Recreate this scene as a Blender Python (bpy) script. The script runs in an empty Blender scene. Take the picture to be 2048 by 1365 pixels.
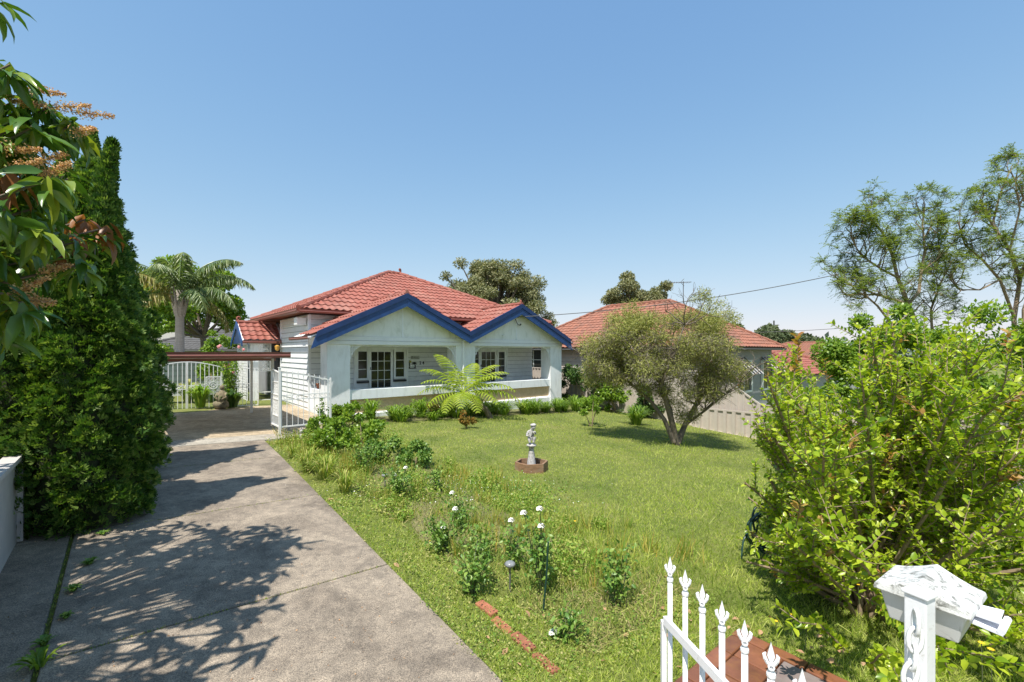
import bpy, bmesh, math, random
import numpy as np
from mathutils import Vector, Matrix
R = math.radians
rnd = random.Random(7)
rng = np.random.default_rng(11)
scn = bpy.context.scene
COL = scn.collection

# ------------------------------------------------------------------ camera, sky, sun, exposure
EYE = 2.0
cam_d = bpy.data.cameras.new('camera'); cam = bpy.data.objects.new('camera', cam_d); COL.objects.link(cam)
cam.location = (0, 0, EYE); cam.rotation_euler = (R(90), 0, 0)
cam_d.sensor_width = 36; cam_d.lens = 15.8; cam_d.shift_y = 0.011
cam_d.clip_start = 0.05; cam_d.clip_end = 3000
scn.camera = cam
SUN_EL, SUN_DIR = R(63), Vector((0.40, 0.917))          # SUN_DIR: where the light travels over the ground
world = bpy.data.worlds.new('World'); scn.world = world; world.use_nodes = True
wn = world.node_tree; wn.nodes.clear()
sky = wn.nodes.new('ShaderNodeTexSky'); sky.sky_type = 'NISHITA'; sky.sun_disc = False
sky.sun_elevation = SUN_EL
sky.sun_rotation = math.atan2(-SUN_DIR.x, -SUN_DIR.y)
sky.altitude = 50; sky.air_density = 1.0; sky.dust_density = 0.25; sky.ozone_density = 2.0
bg = wn.nodes.new('ShaderNodeBackground'); bg.inputs[1].default_value = 0.149
wo = wn.nodes.new('ShaderNodeOutputWorld')
sp_ = wn.nodes.new('ShaderNodeSeparateColor'); cb_ = wn.nodes.new('ShaderNodeCombineColor'); wn.links.new(sky.outputs[0], sp_.inputs[0])
for i_, (g_, k_) in enumerate(((.15, .95), (.30, 1.40), (.52, 2.28))):      # tone of the whole sky: softer towards the horizon
    pw = wn.nodes.new('ShaderNodeMath'); pw.operation = 'MULTIPLY_ADD'; pw.inputs[1].default_value = g_; pw.inputs[2].default_value = 1; wn.links.new(sp_.outputs[i_], pw.inputs[0])
    ml = wn.nodes.new('ShaderNodeMath'); ml.operation = 'MULTIPLY'; ml.inputs[1].default_value = k_; wn.links.new(sp_.outputs[i_], ml.inputs[0])
    dv = wn.nodes.new('ShaderNodeMath'); dv.operation = 'DIVIDE'; wn.links.new(ml.outputs[0], dv.inputs[0]); wn.links.new(pw.outputs[0], dv.inputs[1]); wn.links.new(dv.outputs[0], cb_.inputs[i_])
wn.links.new(cb_.outputs[0], bg.inputs[0]); wn.links.new(bg.outputs[0], wo.inputs[0])
sl = bpy.data.lights.new('sun', 'SUN'); sl.energy = 3.9; sl.angle = R(0.53); sl.color = (1.0, 0.95, 0.87)
so = bpy.data.objects.new('sun', sl); COL.objects.link(so)
ld = Vector((SUN_DIR.x*math.cos(SUN_EL), SUN_DIR.y*math.cos(SUN_EL), -math.sin(SUN_EL)))
so.rotation_euler = ld.to_track_quat('-Z', 'Y').to_euler(); so.location = (-20, -20, 30)
vs = scn.view_settings; vs.view_transform = 'Standard'; vs.look = 'None'; vs.gamma = 1
vs.exposure = 0.85; vs.use_curve_mapping = False

# ------------------------------------------------------------------ helpers
def V3(*a): return np.array(a, float)
class MB:
    """collects shapes, build() links them as one mesh object"""
    def __init__(s): s.v = []; s.f = []; s.n = 0
    def add(s, vs_, fs):
        o = s.n
        s.v.extend([tuple(float(c) for c in p) for p in vs_]); s.n += len(vs_)
        s.f.extend([tuple(i+o for i in f) for f in fs]); return s
    def box(s, x0, x1, y0, y1, z0, z1):
        return s.add([(x0,y0,z0),(x1,y0,z0),(x1,y1,z0),(x0,y1,z0),(x0,y0,z1),(x1,y0,z1),(x1,y1,z1),(x0,y1,z1)],
                     [(0,3,2,1),(4,5,6,7),(0,1,5,4),(1,2,6,5),(2,3,7,6),(3,0,4,7)])
    def bar(s, a, b, w, h=None, up=(0,0,1)):
        h = h or w
        a = np.array(a, float); b = np.array(b, float); d = b-a; d /= np.linalg.norm(d)+1e-9
        u = np.array(up, float)
        if abs(d@u) > .98: u = np.array((1.,0,0))
        x = np.cross(d, u); x /= np.linalg.norm(x); y = np.cross(x, d)
        P = []
        for e in (a, b):
            for sx, sy in ((-1,-1),(1,-1),(1,1),(-1,1)): P.append(e + x*w/2*sx + y*h/2*sy)
        return s.add(P, [(0,1,2,3),(7,6,5,4),(0,4,5,1),(1,5,6,2),(2,6,7,3),(3,7,4,0)])
    def tube(s, pts, rad, n=6, cap=True):
        pts = [np.array(p, float) for p in pts]
        if not hasattr(rad, '__len__'): rad = [rad]*len(pts)
        P = []; u = None
        for i, p in enumerate(pts):
            d = pts[min(i+1, len(pts)-1)] - pts[max(i-1, 0)]; d = d/(np.linalg.norm(d)+1e-9)
            if u is None:
                u = np.cross(d, (0,0,1.)) if abs(d[2]) < .9 else np.cross(d, (1.,0,0))
            u = u - d*(u@d); u = u/(np.linalg.norm(u)+1e-9); w = np.cross(d, u)
            for k in range(n):
                a = 2*math.pi*k/n; P.append(p + rad[i]*(math.cos(a)*u + math.sin(a)*w))
        F = []
        for i in range(len(pts)-1):
            for k in range(n):
                k2 = (k+1) % n; F.append((i*n+k, i*n+k2, (i+1)*n+k2, (i+1)*n+k))
        if cap: F.append(tuple(range(n-1, -1, -1))); F.append(tuple((len(pts)-1)*n+k for k in range(n)))
        return s.add(P, F)
    def lathe(s, prof, n=16, c=(0,0,0), twist=None, flute=0, nf=0):
        P = []; F = []
        for i, (r, z) in enumerate(prof):
            for k in range(n):
                a = 2*math.pi*k/n
                tw = (twist*z if twist else 0)
                rr = r*(1+flute*math.cos(nf*(a+tw))) if (flute and twist) else r
                P.append((c[0]+rr*math.cos(a), c[1]+rr*math.sin(a), c[2]+z))
        for i in range(len(prof)-1):
            for k in range(n):
                k2 = (k+1) % n; F.append((i*n+k, i*n+k2, (i+1)*n+k2, (i+1)*n+k))
        F.append(tuple(range(n-1, -1, -1))); F.append(tuple((len(prof)-1)*n+k for k in range(n)))
        return s.add(P, F)
    def prism(s, poly, ext):
        """poly: 3D points, ext: extrusion vector"""
        n = len(poly); e = np.array(ext, float)
        P = [np.array(p, float) for p in poly]; P += [p+e for p in P]
        return s.add(P, [tuple(range(n-1,-1,-1)), tuple(range(n, 2*n))] + [(i, (i+1)%n, n+(i+1)%n, n+i) for i in range(n)])
    def ring(s, c, r, w, ax=(1,0,0), ay=(0,0,1), th=.01, n=10, a0=0, a1=2*math.pi):
        ax = np.array(ax, float); ay = np.array(ay, float); nn = np.cross(ax, ay)*th
        full = abs(a1-a0-2*math.pi) < 1e-3; m = n if full else n+1
        P = []; c = np.array(c, float)
        for k in range(m):
            a = a0+(a1-a0)*k/n; d = ax*math.cos(a)+ay*math.sin(a)
            P += [c+d*(r-w/2), c+d*(r+w/2), c+d*(r+w/2)+nn, c+d*(r-w/2)+nn]
        F = []
        for k in range(n):
            i = k*4; j = ((k+1) % m)*4
            for q in range(4): F.append((i+q, i+(q+1)%4, j+(q+1)%4, j+q))
        return s.add(P, F)
    def blob(s, c, r, n=8, m=6, jit=0):
        c = np.array(c, float); r = np.array(r if hasattr(r,'__len__') else (r,r,r), float); P = [c+(0,0,r[2])]
        for i in range(1, m):
            ph = math.pi*i/m
            for k in range(n):
                a = 2*math.pi*k/n; q = 1+rnd.uniform(-jit, jit)
                P.append(c + r*q*np.array((math.sin(ph)*math.cos(a), math.sin(ph)*math.sin(a), math.cos(ph))))
        P.append(c-(0,0,r[2])); F = [(0, 1+k, 1+(k+1)%n) for k in range(n)]
        for i in range(m-2):
            for k in range(n):
                a_ = 1+i*n; F.append((a_+k, a_+n+k, a_+n+(k+1)%n, a_+(k+1)%n))
        L = len(P)-1; a_ = 1+(m-2)*n
        F += [(L, a_+(k+1)%n, a_+k) for k in range(n)]
        return s.add(P, F)
    def mesh(s, name, m, smooth=False, recalc=True):
        me = bpy.data.meshes.new(name); me.from_pydata(s.v, [], s.f)
        if recalc:
            bm = bmesh.new(); bm.from_mesh(me); bmesh.ops.recalc_face_normals(bm, faces=bm.faces); bm.to_mesh(me); bm.free()
        if m: me.materials.append(m)
        if smooth: me.shade_smooth()
        return me
    def build(s, name, m, parent=None, loc=(0,0,0), smooth=False, bevel=0, kind=None):
        me = s.mesh(name, m, smooth); o = bpy.data.objects.new(name, me); COL.objects.link(o)
        o.location = loc
        if parent: o.parent = parent
        if bevel:
            b = o.modifiers.new('bevel', 'BEVEL'); b.width = bevel; b.segments = 2; b.limit_method = 'ANGLE'
        if kind: o['kind'] = kind
        return o

def tag(o, label=None, cat=None, group=None, kind=None):
    if label: o['label'] = label
    if cat: o['category'] = cat
    if group: o['group'] = group
    if kind: o['kind'] = kind
    return o
def thing(name, label, cat, loc=(0,0,0), rz=0, group=None):
    o = bpy.data.objects.new(name, None); COL.objects.link(o)
    o.empty_display_size = .2; o.location = loc; o.rotation_euler = (0,0,rz)
    return tag(o, label, cat, group)
def inst(name, me, parent=None, M=None):
    o = bpy.data.objects.new(name, me); COL.objects.link(o)
    if parent: o.parent = parent
    if M is not None: o.matrix_local = M
    return o

def np_mesh(name, V, F, m, smooth=False, mi=None):
    """V (n,3), F (m,3|4) -> mesh quickly"""
    V = np.ascontiguousarray(V, dtype=np.float32); F = np.ascontiguousarray(F, dtype=np.int32)
    me = bpy.data.meshes.new(name); k = F.shape[1]
    me.vertices.add(len(V)); me.vertices.foreach_set('co', V.ravel())
    me.loops.add(F.size); me.loops.foreach_set('vertex_index', F.ravel())
    me.polygons.add(len(F)); me.polygons.foreach_set('loop_start', np.arange(0, F.size, k, dtype=np.int32))
    try: me.polygons.foreach_set('loop_total', np.full(len(F), k, dtype=np.int32))
    except Exception: pass
    for q in (m if isinstance(m, (list, tuple)) else [m]): me.materials.append(q)
    if mi is not None: me.polygons.foreach_set('material_index', np.asarray(mi, dtype=np.int32))
    me.update(calc_edges=True)
    if smooth: me.shade_smooth()
    return me
def np_obj(name, V, F, m, parent=None, kind=None, smooth=False):
    o = bpy.data.objects.new(name, np_mesh(name, V, F, m, smooth)); COL.objects.link(o)
    if parent: o.parent = parent
    if kind: o['kind'] = kind
    return o
def nrm(a): return a/(np.linalg.norm(a, axis=-1, keepdims=True)+1e-9)
def frames(D, N):
    Y = nrm(D); X = nrm(np.cross(Y, N)); Z = np.cross(X, Y); return np.stack([X, Y, Z], 1)
def cloud(T, TF, P, FR, S):
    """T template verts (k,3) placed at P with frames FR (n,3,3) and scale S (n,) or (n,3)"""
    S = np.asarray(S, float); S = S[:, None, None] if S.ndim == 1 else S[:, None, :]
    W = (T[None]*S) @ FR + P[:, None, :]
    n, k = len(P), len(T)
    F = (TF[None] + (np.arange(n)*k)[:, None, None]).reshape(-1, TF.shape[1])
    return W.reshape(-1, 3), F
def merge(parts):
    Vs, Fs, o = [], [], 0
    for V, F in parts: Vs.append(V); Fs.append(F+o); o += len(V)
    return np.concatenate(Vs), np.concatenate(Fs)
def rdir(n): return nrm(rng.normal(size=(n, 3)))

# leaf templates (y is along the leaf, z its upper side)
LEAF = (V3((0,0,0),(-.5,.35,.10),(.5,.35,.10),(0,.38,0),(-.38,.72,.05),(.38,.72,.05),(0,.74,-.03),(0,1,-.10)).reshape(-1,3),
        np.array([(0,3,1),(0,2,3),(1,3,6),(1,6,4),(3,2,5),(3,5,6),(4,6,7),(6,5,7)]))
DIAM = (V3((0,0,0),(-.5,.5,.08),(.5,.5,.08),(0,1,0)).reshape(-1,3), np.array([(0,2,1),(1,2,3)]))
BLADE = (V3((-.5,0,0),(.5,0,0),(0,1,0)).reshape(-1,3), np.array([(0,1,2)]))
BLADE2 = (V3((-.5,0,0),(.5,0,0),(.38,.55,.06),(-.38,.55,.06),(0,1,.28)).reshape(-1,3), np.array([(0,1,2),(0,2,3),(3,2,4)]))
SPRAY = (V3((0,0,0),(-.12,.5,.03),(.12,.5,.03),(0,1,0),(-.5,.55,.06),(-.3,.75,.02),(.5,.5,.06),(.28,.72,.02),(-.28,.25,0),(.28,.25,0)).reshape(-1,3),
         np.array([(0,2,1),(1,2,3),(8,5,4),(0,5,8),(9,6,7),(0,9,7)]))
LONG = (V3((0,0,0),(-.5,.22,.05),(.5,.22,.05),(0,.24,0),(-.46,.55,.02),(.46,.55,.02),(0,.57,-.06),(-.26,.82,-.08),(.26,.82,-.08),(0,.83,-.14),(0,1.02,-.26)).reshape(-1,3),
        np.array([(0,3,1),(0,2,3),(1,3,6),(1,6,4),(3,2,5),(3,5,6),(4,6,9),(4,9,7),(6,5,8),(6,8,9),(7,9,10),(9,8,10)]))

# ------------------------------------------------------------------ materials
def nodes(name):
    m = bpy.data.materials.new(name); m.use_nodes = True; nt = m.node_tree
    p = nt.nodes['Principled BSDF']; return m, nt, p
def lnk(nt, a, b): nt.links.new(a, b)
def noise(nt, scale, detail=4, rough=.6, coord='Object', dist=0, vec=None):
    tc = nt.nodes.new('ShaderNodeTexCoord'); n = nt.nodes.new('ShaderNodeTexNoise')
    n.inputs['Scale'].default_value = scale; n.inputs['Detail'].default_value = detail
    n.inputs['Roughness'].default_value = rough; n.inputs['Distortion'].default_value = dist
    gp_ = nt.nodes.new('ShaderNodeNewGeometry').outputs['Position'] if coord == 'Object' else tc.outputs[coord]
    if vec is not None:
        mp = nt.nodes.new('ShaderNodeMapping'); mp.inputs['Scale'].default_value = vec
        lnk(nt, gp_, mp.inputs[0]); lnk(nt, mp.outputs[0], n.inputs['Vector'])
    else: lnk(nt, gp_, n.inputs['Vector'])
    return n
def ramp(nt, src, stops):
    r = nt.nodes.new('ShaderNodeValToRGB'); el = r.color_ramp.elements
    while len(el) < len(stops): el.new(.5)
    for e, (p, c) in zip(el, stops):
        e.position = p; e.color = (*c, 1) if len(c) == 3 else c
    lnk(nt, src, r.inputs[0]); return r
def mixc(nt, a, b, f, mode='MIX'):
    x = nt.nodes.new('ShaderNodeMix'); x.data_type = 'RGBA'; x.blend_type = mode
    for s, q in ((x.inputs[6], a), (x.inputs[7], b)):
        if isinstance(q, tuple): s.default_value = (*q, 1)
        else: lnk(nt, q, s)
    if isinstance(f, (int, float)): x.inputs[0].default_value = f
    else: lnk(nt, f, x.inputs[0])
    return x.outputs[2]
def bump(nt, p, src, st, d=.01):
    b = nt.nodes.new('ShaderNodeBump'); b.inputs['Strength'].default_value = st; b.inputs['Distance'].default_value = d
    lnk(nt, src, b.inputs['Height']); lnk(nt, b.outputs[0], p.inputs['Normal'])
def sc(c, k): return tuple(min(1, q*k) for q in c)
def MAT(name, c, rough=.6, var=.12, scale=6, bmp=.15, bs=90, metal=0, dirt=None, dscale=3, damt=.5, vec=None, objvar=0, dlo=.5, dhi=.7, dvec=None):
    m, nt, p = nodes(name)
    n = noise(nt, scale, 5, .65, vec=vec)
    col = ramp(nt, n.outputs[0], [(.3, sc(c, 1-var)), (.7, sc(c, 1+var))]).outputs[0]
    if dirt:
        n2 = noise(nt, dscale, 8, .7, dist=.6, vec=dvec)
        mk = ramp(nt, n2.outputs[0], [(dlo, (0,0,0)), (dhi, (damt,)*3)])
        col = mixc(nt, col, dirt, mk.outputs[0])
    if objvar:
        oi = nt.nodes.new('ShaderNodeObjectInfo')
        r = ramp(nt, oi.outputs['Random'], [(0, (1-objvar,)*3), (1, (1,)*3)])
        col = mixc(nt, col, r.outputs[0], 1.0, 'MULTIPLY')
    lnk(nt, col, p.inputs['Base Color'])
    p.inputs['Roughness'].default_value = rough; p.inputs['Metallic'].default_value = metal
    if bmp: bump(nt, p, noise(nt, bs, 3).outputs[0], bmp, .004)
    return m
def LEAFM(name, cols, rough=.45, trans=.35, spec=.4, patch=None, objrand=False, tcol=1.5):
    """leaf material: colour picked per leaf (mesh island), some light passes through"""
    m, nt, p = nodes(name)
    if objrand:
        g = nt.nodes.new('ShaderNodeObjectInfo'); src = g.outputs['Random']
    else:
        g = nt.nodes.new('ShaderNodeNewGeometry'); src = g.outputs['Random Per Island']
    k = len(cols)
    col = ramp(nt, src, [(i/(k-1) if k > 1 else 0, c) for i, c in enumerate(cols)]).outputs[0]
    if patch:
        n = noise(nt, patch[0], 3); mk = ramp(nt, n.outputs[0], [(patch[2], (0,0,0)), (patch[3], (1,1,1))])
        col = mixc(nt, col, patch[1], mk.outputs[0])
    lnk(nt, col, p.inputs['Base Color']); p.inputs['Roughness'].default_value = rough
    p.inputs['Specular IOR Level'].default_value = spec
    if trans:
        t = nt.nodes.new('ShaderNodeBsdfTranslucent'); tint = mixc(nt, col, (tcol, tcol*1.02, .55), 1.0, 'MULTIPLY')
        lnk(nt, tint, t.inputs[0]); mx = nt.nodes.new('ShaderNodeMixShader'); mx.inputs[0].default_value = trans
        lnk(nt, p.outputs[0], mx.inputs[1]); lnk(nt, t.outputs[0], mx.inputs[2])
        lnk(nt, mx.outputs[0], nt.nodes['Material Output'].inputs[0])
    return m

m_white = MAT('white_paint', (.83,.845,.85), .5, .05, 3, .15, 40, dirt=(.40,.40,.35), dscale=5, damt=.45, dlo=.5, dhi=.75, dvec=(1,1,.22))
m_board = MAT('weatherboard_paint', (.80,.81,.80), .5, .05, 3, .2, 30, dirt=(.5,.5,.46), dscale=5, damt=.4, objvar=.08)
m_panel = MAT('gable_sheet_paint', (.80,.81,.76), .6, .05, 2, .15, 30, dirt=(.5,.52,.42), dscale=4, damt=.6, dvec=(1,1,.3))
m_peel = MAT('weathered_timber_beam', (.78,.79,.78), .6, .05, 3, .3, 30, dirt=(.33,.30,.25), dscale=1.2, damt=.95, dlo=.63, dhi=.66)
m_render = MAT('roughcast_render', (.58,.42,.24), .9, .15, 14, .9, 70, dirt=(.68,.54,.36), dscale=6)
m_blue = MAT('blue_paint', (.012,.052,.17), .5, .25, 5, .2, 40, dirt=(.025,.095,.27), dscale=4, damt=.5)
m_blued = MAT('dark_blue_paint', (.009,.034,.12), .5, .2, 5, .2, 40)
m_red = MAT('red_metal_tile', (.30,.095,.066), .78, .24, 3, .5, 260, dirt=(.40,.21,.16), dscale=1.3, damt=.75, objvar=.12)
m_gut = MAT('brown_gutter_paint', (.23,.085,.065), .4, .12, 3, .1, 40)
m_terr = MAT('terracotta_tile', (.31,.125,.078), .85, .3, 5, .5, 60, dirt=(.12,.09,.075), dscale=1.6, damt=.65, vec=(1,1,3), dlo=.42, dhi=.72)
m_grey = MAT('grey_roof_tile', (.10,.095,.09), .8, .2, 4, .4, 60, objvar=.2)
m_glass = MAT('dark_window_glass', (.035,.035,.03), .08, .3, 2, 0)
m_dark = MAT('dark_interior', (.03,.03,.035), .8, .2, 3, 0)
m_black = MAT('black_paint', (.012,.012,.016), .4, .1, 5, 0)
m_steel = MAT('white_iron', (.78,.78,.76), .45, .06, 5, .1, 60, dirt=(.35,.26,.18), dscale=9, damt=.5, dlo=.6, dhi=.75)
m_picket = MAT('white_gate_enamel', (.83,.83,.84), .3, .03, 9, .1, 120, dirt=(.36,.30,.24), dscale=26, damt=.55, dlo=.58, dhi=.72)
m_lichen = MAT('lichen_plastic', (.62,.62,.59), .6, .12, 20, .5, 160, dirt=(.12,.12,.10), dscale=34, damt=.85, vec=None, dlo=.50, dhi=.62)
m_stone = MAT('weathered_cast_stone', (.46,.44,.42), .85, .2, 18, .7, 120, dirt=(.16,.15,.14), dscale=22, damt=.8, dlo=.48, dhi=.62)
m_moss = MAT('mossy_stone', (.19,.16,.10), .9, .35, 14, .8, 60)
m_timber = MAT('aged_brown_timber', (.24,.135,.075), .8, .35, 12, .5, 60, vec=(1,1,6), dirt=(.30,.27,.19), dscale=5)
m_soil = MAT('soil', (.09,.065,.04), .95, .3, 12, .8, 60)
m_cbond = MAT('beige_steel_fence', (.50,.44,.38), .5, .05, 3, .05, 30, dirt=(.36,.32,.28), dscale=4, damt=.4)
m_pale = MAT('pale_grey_fence', (.50,.47,.45), .8, .08, 6, .4, 120)
m_shed = MAT('grey_green_boards', (.40,.42,.38), .7, .1, 5, .2, 40)
m_brick = MAT('red_brick', (.36,.13,.075), .9, .25, 12, .6, 90, objvar=.25)
m_tile = MAT('glazed_quarry_tile', (.24,.095,.05), .35, .25, 8, .15, 50, objvar=.35, dirt=(.36,.17,.05), dscale=7)
m_slate = MAT('grey_path_stone', (.20,.16,.145), .7, .25, 5, .4, 60, dirt=(.22,.10,.08), dscale=4)
m_bark = MAT('grey_bark', (.15,.12,.09), .9, .35, 14, .8, 50, vec=(1,1,.3))
m_twig = MAT('tan_twig_bark', (.25,.185,.12), .8, .25, 20, .3, 80)
m_palmb = MAT('palm_bark', (.34,.30,.26), .9, .2, 5, .6, 20, vec=(1,1,6))
m_hose = MAT('dark_green_hose', (.012,.045,.035), .35, .2, 8, 0)
m_cable = MAT('cable_grey', (.10,.10,.10), .6, .1, 8, 0)
m_pinkw = MAT('pinkish_wall_boards', (.50,.43,.39), .7, .08, 4, .2, 40, objvar=.1)
m_gwall = MAT('grey_paint_gap_shade', (.30,.31,.32), .7, .08, 4, .2, 40)
m_terra = MAT('terracotta_pot', (.40,.16,.09), .8, .15, 9, .3, 60)
m_petal = MAT('white_petal', (.85,.84,.78), .6, .04, 30, 0)
m_yel = MAT('yellow_petal', (.80,.52,.02), .6, .08, 30, 0)
m_pink = MAT('pink_petal', (.75,.28,.28), .6, .15, 30, 0)

# concrete: mottled, stained, with grit; world-scale
def concrete(name, c, dark, warm):
    m, nt, p = nodes(name)
    n1 = noise(nt, 1.6, 7, .7, dist=.5); n2 = noise(nt, 9, 6, .7); n3 = noise(nt, 140, 2, .5)
    col = ramp(nt, n1.outputs[0], [(.36, dark), (.52, c), (.64, warm)]).outputs[0]
    col = mixc(nt, col, ramp(nt, n2.outputs[0], [(.3, (.55,.55,.55)), (.68, (1.2,1.18,1.14))]).outputs[0], .85, 'MULTIPLY')
    col = mixc(nt, col, ramp(nt, n3.outputs[0], [(.3, (.4,.4,.4)), (.5, (1,1,1)), (.7, (1.8,1.75,1.65))]).outputs[0], .85, 'MULTIPLY')
    v = nt.nodes.new('ShaderNodeTexVoronoi'); v.feature = 'DISTANCE_TO_EDGE'; v.inputs['Scale'].default_value = .55
    tc = nt.nodes.new('ShaderNodeTexCoord'); w = noise(nt, 3, 4)
    ad = nt.nodes.new('ShaderNodeVectorMath'); ad.operation = 'ADD'
    lnk(nt, tc.outputs['Object'], ad.inputs[0]); lnk(nt, w.outputs['Color'], ad.inputs[1]); lnk(nt, ad.outputs[0], v.inputs['Vector'])
    col = mixc(nt, (.06,.05,.035), col, ramp(nt, v.outputs[0], [(0, (.55,)*3), (.004, (1,1,1))]).outputs[0])
    lnk(nt, col, p.inputs['Base Color']); p.inputs['Roughness'].default_value = .9
    bump(nt, p, n3.outputs[0], .5, .004); return m
m_conc = concrete('driveway_concrete', (.262,.219,.172), (.182,.150,.118), (.325,.272,.212))
m_conc2 = concrete('carport_concrete', (.42,.34,.24), (.31,.25,.17), (.50,.41,.29))
m_conc3 = concrete('pale_concrete', (.36,.33,.28), (.27,.24,.20), (.42,.39,.34))

def ground_mat():
    m, nt, p = nodes('lawn_soil')
    n1 = noise(nt, .9, 6, .65); n2 = noise(nt, 14, 5, .7); n3 = noise(nt, 90, 3, .6)
    col = ramp(nt, n1.outputs[0], [(.3, (.11,.15,.03)), (.55, (.17,.20,.045)), (.72, (.24,.235,.08))]).outputs[0]
    col = mixc(nt, col, ramp(nt, n2.outputs[0], [(.3, (.6,.6,.6)), (.7, (1.25,1.2,1.1))]).outputs[0], .8, 'MULTIPLY')
    col = mixc(nt, col, ramp(nt, n3.outputs[0], [(.3, (.6,.6,.6)), (.7, (1.4,1.35,1.2))]).outputs[0], .8, 'MULTIPLY')
    lnk(nt, col, p.inputs['Base Color']); p.inputs['Roughness'].default_value = .95
    bump(nt, p, n3.outputs[0], .8, .02); return m
m_ground = ground_mat()
m_bed = MAT('garden_bed_soil', (.16,.15,.06), .95, .35, 9, .9, 60, dirt=(.13,.15,.04), dscale=2.5, damt=.8)
m_far = MAT('far_hill', (.09,.11,.07), .95, .3, .05, 0)

L_grass = LEAFM('grass_blades', [(.13,.22,.02),(.29,.38,.05),(.44,.51,.09),(.60,.60,.22)], .5, .35, .2, patch=(.8,(.17,.25,.04),.5,.65))
L_weed = LEAFM('weed_blades', [(.12,.22,.03),(.22,.31,.05),(.34,.38,.08),(.45,.40,.16)], .6, .3, .2)
L_dry = LEAFM('dry_blades', [(.38,.30,.15),(.46,.38,.2),(.24,.25,.07)], .8, .2, .1)
L_strap = LEAFM('strap_leaves', [(.09,.18,.02),(.16,.27,.03),(.26,.36,.06)], .35, .3, .45)
L_cyp = LEAFM('cypress_sprays', [(.025,.075,.014),(.055,.13,.02),(.11,.20,.03),(.24,.33,.08)], .5, .3, .35)
L_mango = LEAFM('mango_leaves', [(.05,.12,.018),(.08,.17,.025),(.14,.24,.035),(.26,.32,.035)], .28, .25, .5)
L_mangob = LEAFM('young_mango_leaves', [(.30,.12,.04),(.38,.15,.05),(.27,.14,.07)], .4, .3, .4, objrand=True, tcol=1.3)
L_mangoo = LEAFM('mango_leaves_single', [(.05,.12,.018),(.08,.17,.025),(.14,.24,.035),(.28,.33,.035)], .28, .25, .5, objrand=True)
L_myr = LEAFM('crepe_myrtle_leaves', [(.13,.24,.015),(.26,.37,.02),(.38,.48,.03),(.48,.54,.06)], .32, .38, .4)
L_myro = LEAFM('crepe_myrtle_leaves_single', [(.13,.24,.015),(.26,.37,.02),(.38,.48,.03),(.48,.54,.06)], .32, .38, .4, objrand=True)
L_myrr = LEAFM('reddish_new_leaves', [(.36,.20,.06),(.40,.28,.07),(.34,.12,.05)], .4, .3, .3)
L_bott = LEAFM('bottlebrush_needles', [(.17,.20,.055),(.24,.26,.07),(.33,.34,.09),(.40,.38,.14)], .6, .25, .2)
L_bdry = LEAFM('grey_dry_twigs', [(.22,.19,.15),(.30,.26,.21),(.17,.14,.11)], .8, .1, .1)
L_gum = LEAFM('gum_leaves', [(.13,.15,.07),(.19,.205,.095),(.26,.26,.12),(.34,.31,.17)], .5, .2, .3)
L_far = LEAFM('far_leaves', [(.07,.10,.05),(.10,.13,.06),(.15,.17,.09)], .7, .15, .1)
L_jac = LEAFM('jacaranda_leaflets', [(.11,.16,.04),(.17,.23,.06),(.26,.31,.10)], .5, .4, .2)
L_bright = LEAFM('bright_bush_leaves', [(.09,.19,.018),(.17,.28,.028),(.27,.37,.045)], .35, .35, .35)
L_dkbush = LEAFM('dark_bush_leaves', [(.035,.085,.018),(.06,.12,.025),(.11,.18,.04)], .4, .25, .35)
L_rose = LEAFM('rose_leaves', [(.07,.17,.025),(.14,.25,.045),(.25,.35,.07)], .4, .25, .35)
L_palm = LEAFM('palm_leaflets', [(.09,.15,.05),(.15,.21,.07),(.24,.29,.11)], .35, .25, .45)
L_palmy = LEAFM('yellowing_palm_leaflets', [(.20,.22,.06),(.28,.27,.08),(.32,.24,.09)], .4, .3, .35)
L_fern = LEAFM('tree_fern_pinnae', [(.25,.34,.035),(.34,.43,.05),(.44,.50,.09)], .5, .35, .2)
L_dead = LEAFM('dead_leaves', [(.42,.24,.13),(.50,.33,.20),(.30,.15,.08)], .8, .1, .1)
L_rust = LEAFM('rusty_fern_tips', [(.22,.10,.02),(.34,.18,.04),(.17,.17,.04),(.12,.15,.03)], .6, .25, .1)
L_pan = LEAFM('mango_flowers', [(.62,.38,.18),(.72,.50,.26),(.52,.24,.15)], .8, .15, .1)

# ------------------------------------------------------------------ places
P0 = Vector((-5.02, 12.2, 0)); UT = Vector((.7581, .6521, 0)); VT = Vector((-.6521, .7581, 0)); ANG = math.atan2(.6521, .7581)
def H(t, v, z=0): return Vector((P0.x+UT.x*t+VT.x*v, P0.y+UT.y*t+VT.y*v, z))
def toTV(x, y):
    dx, dy = x-P0.x, y-P0.y
    return dx*UT.x+dy*UT.y, dx*VT.x+dy*VT.y
def gz(x, y):
    x = np.asarray(x, float); y = np.asarray(y, float)
    xc = np.clip(x, -9, 14); yc = np.clip(y, -8, 26)
    z = -.05*xc - .006*yc - .05*np.clip(xc-3, 0, 12)
    d = np.hypot(x, y); z = z - .07*np.clip(d-26, 0, 90) + .035*np.clip(d-150, 0, 250)
    return z
def gp(px, py, dz=0):
    """point of the ground seen at a place in the photo (used to survey positions)"""
    rx, rz = (px-1024)/899, -(py-705)/899
    Y = 5.
    for _ in range(40): Y = (EYE-float(gz(rx*Y, Y))-dz)/(-rz)
    return Vector((rx*Y, Y, float(gz(rx*Y, Y))+dz))
def at(px, py, Y): return Vector(((px-1024)/899*Y, Y, EYE-(py-705)/899*Y))
def G(x, y, dz=0): return Vector((x, y, float(gz(x, y))+dz))
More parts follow.
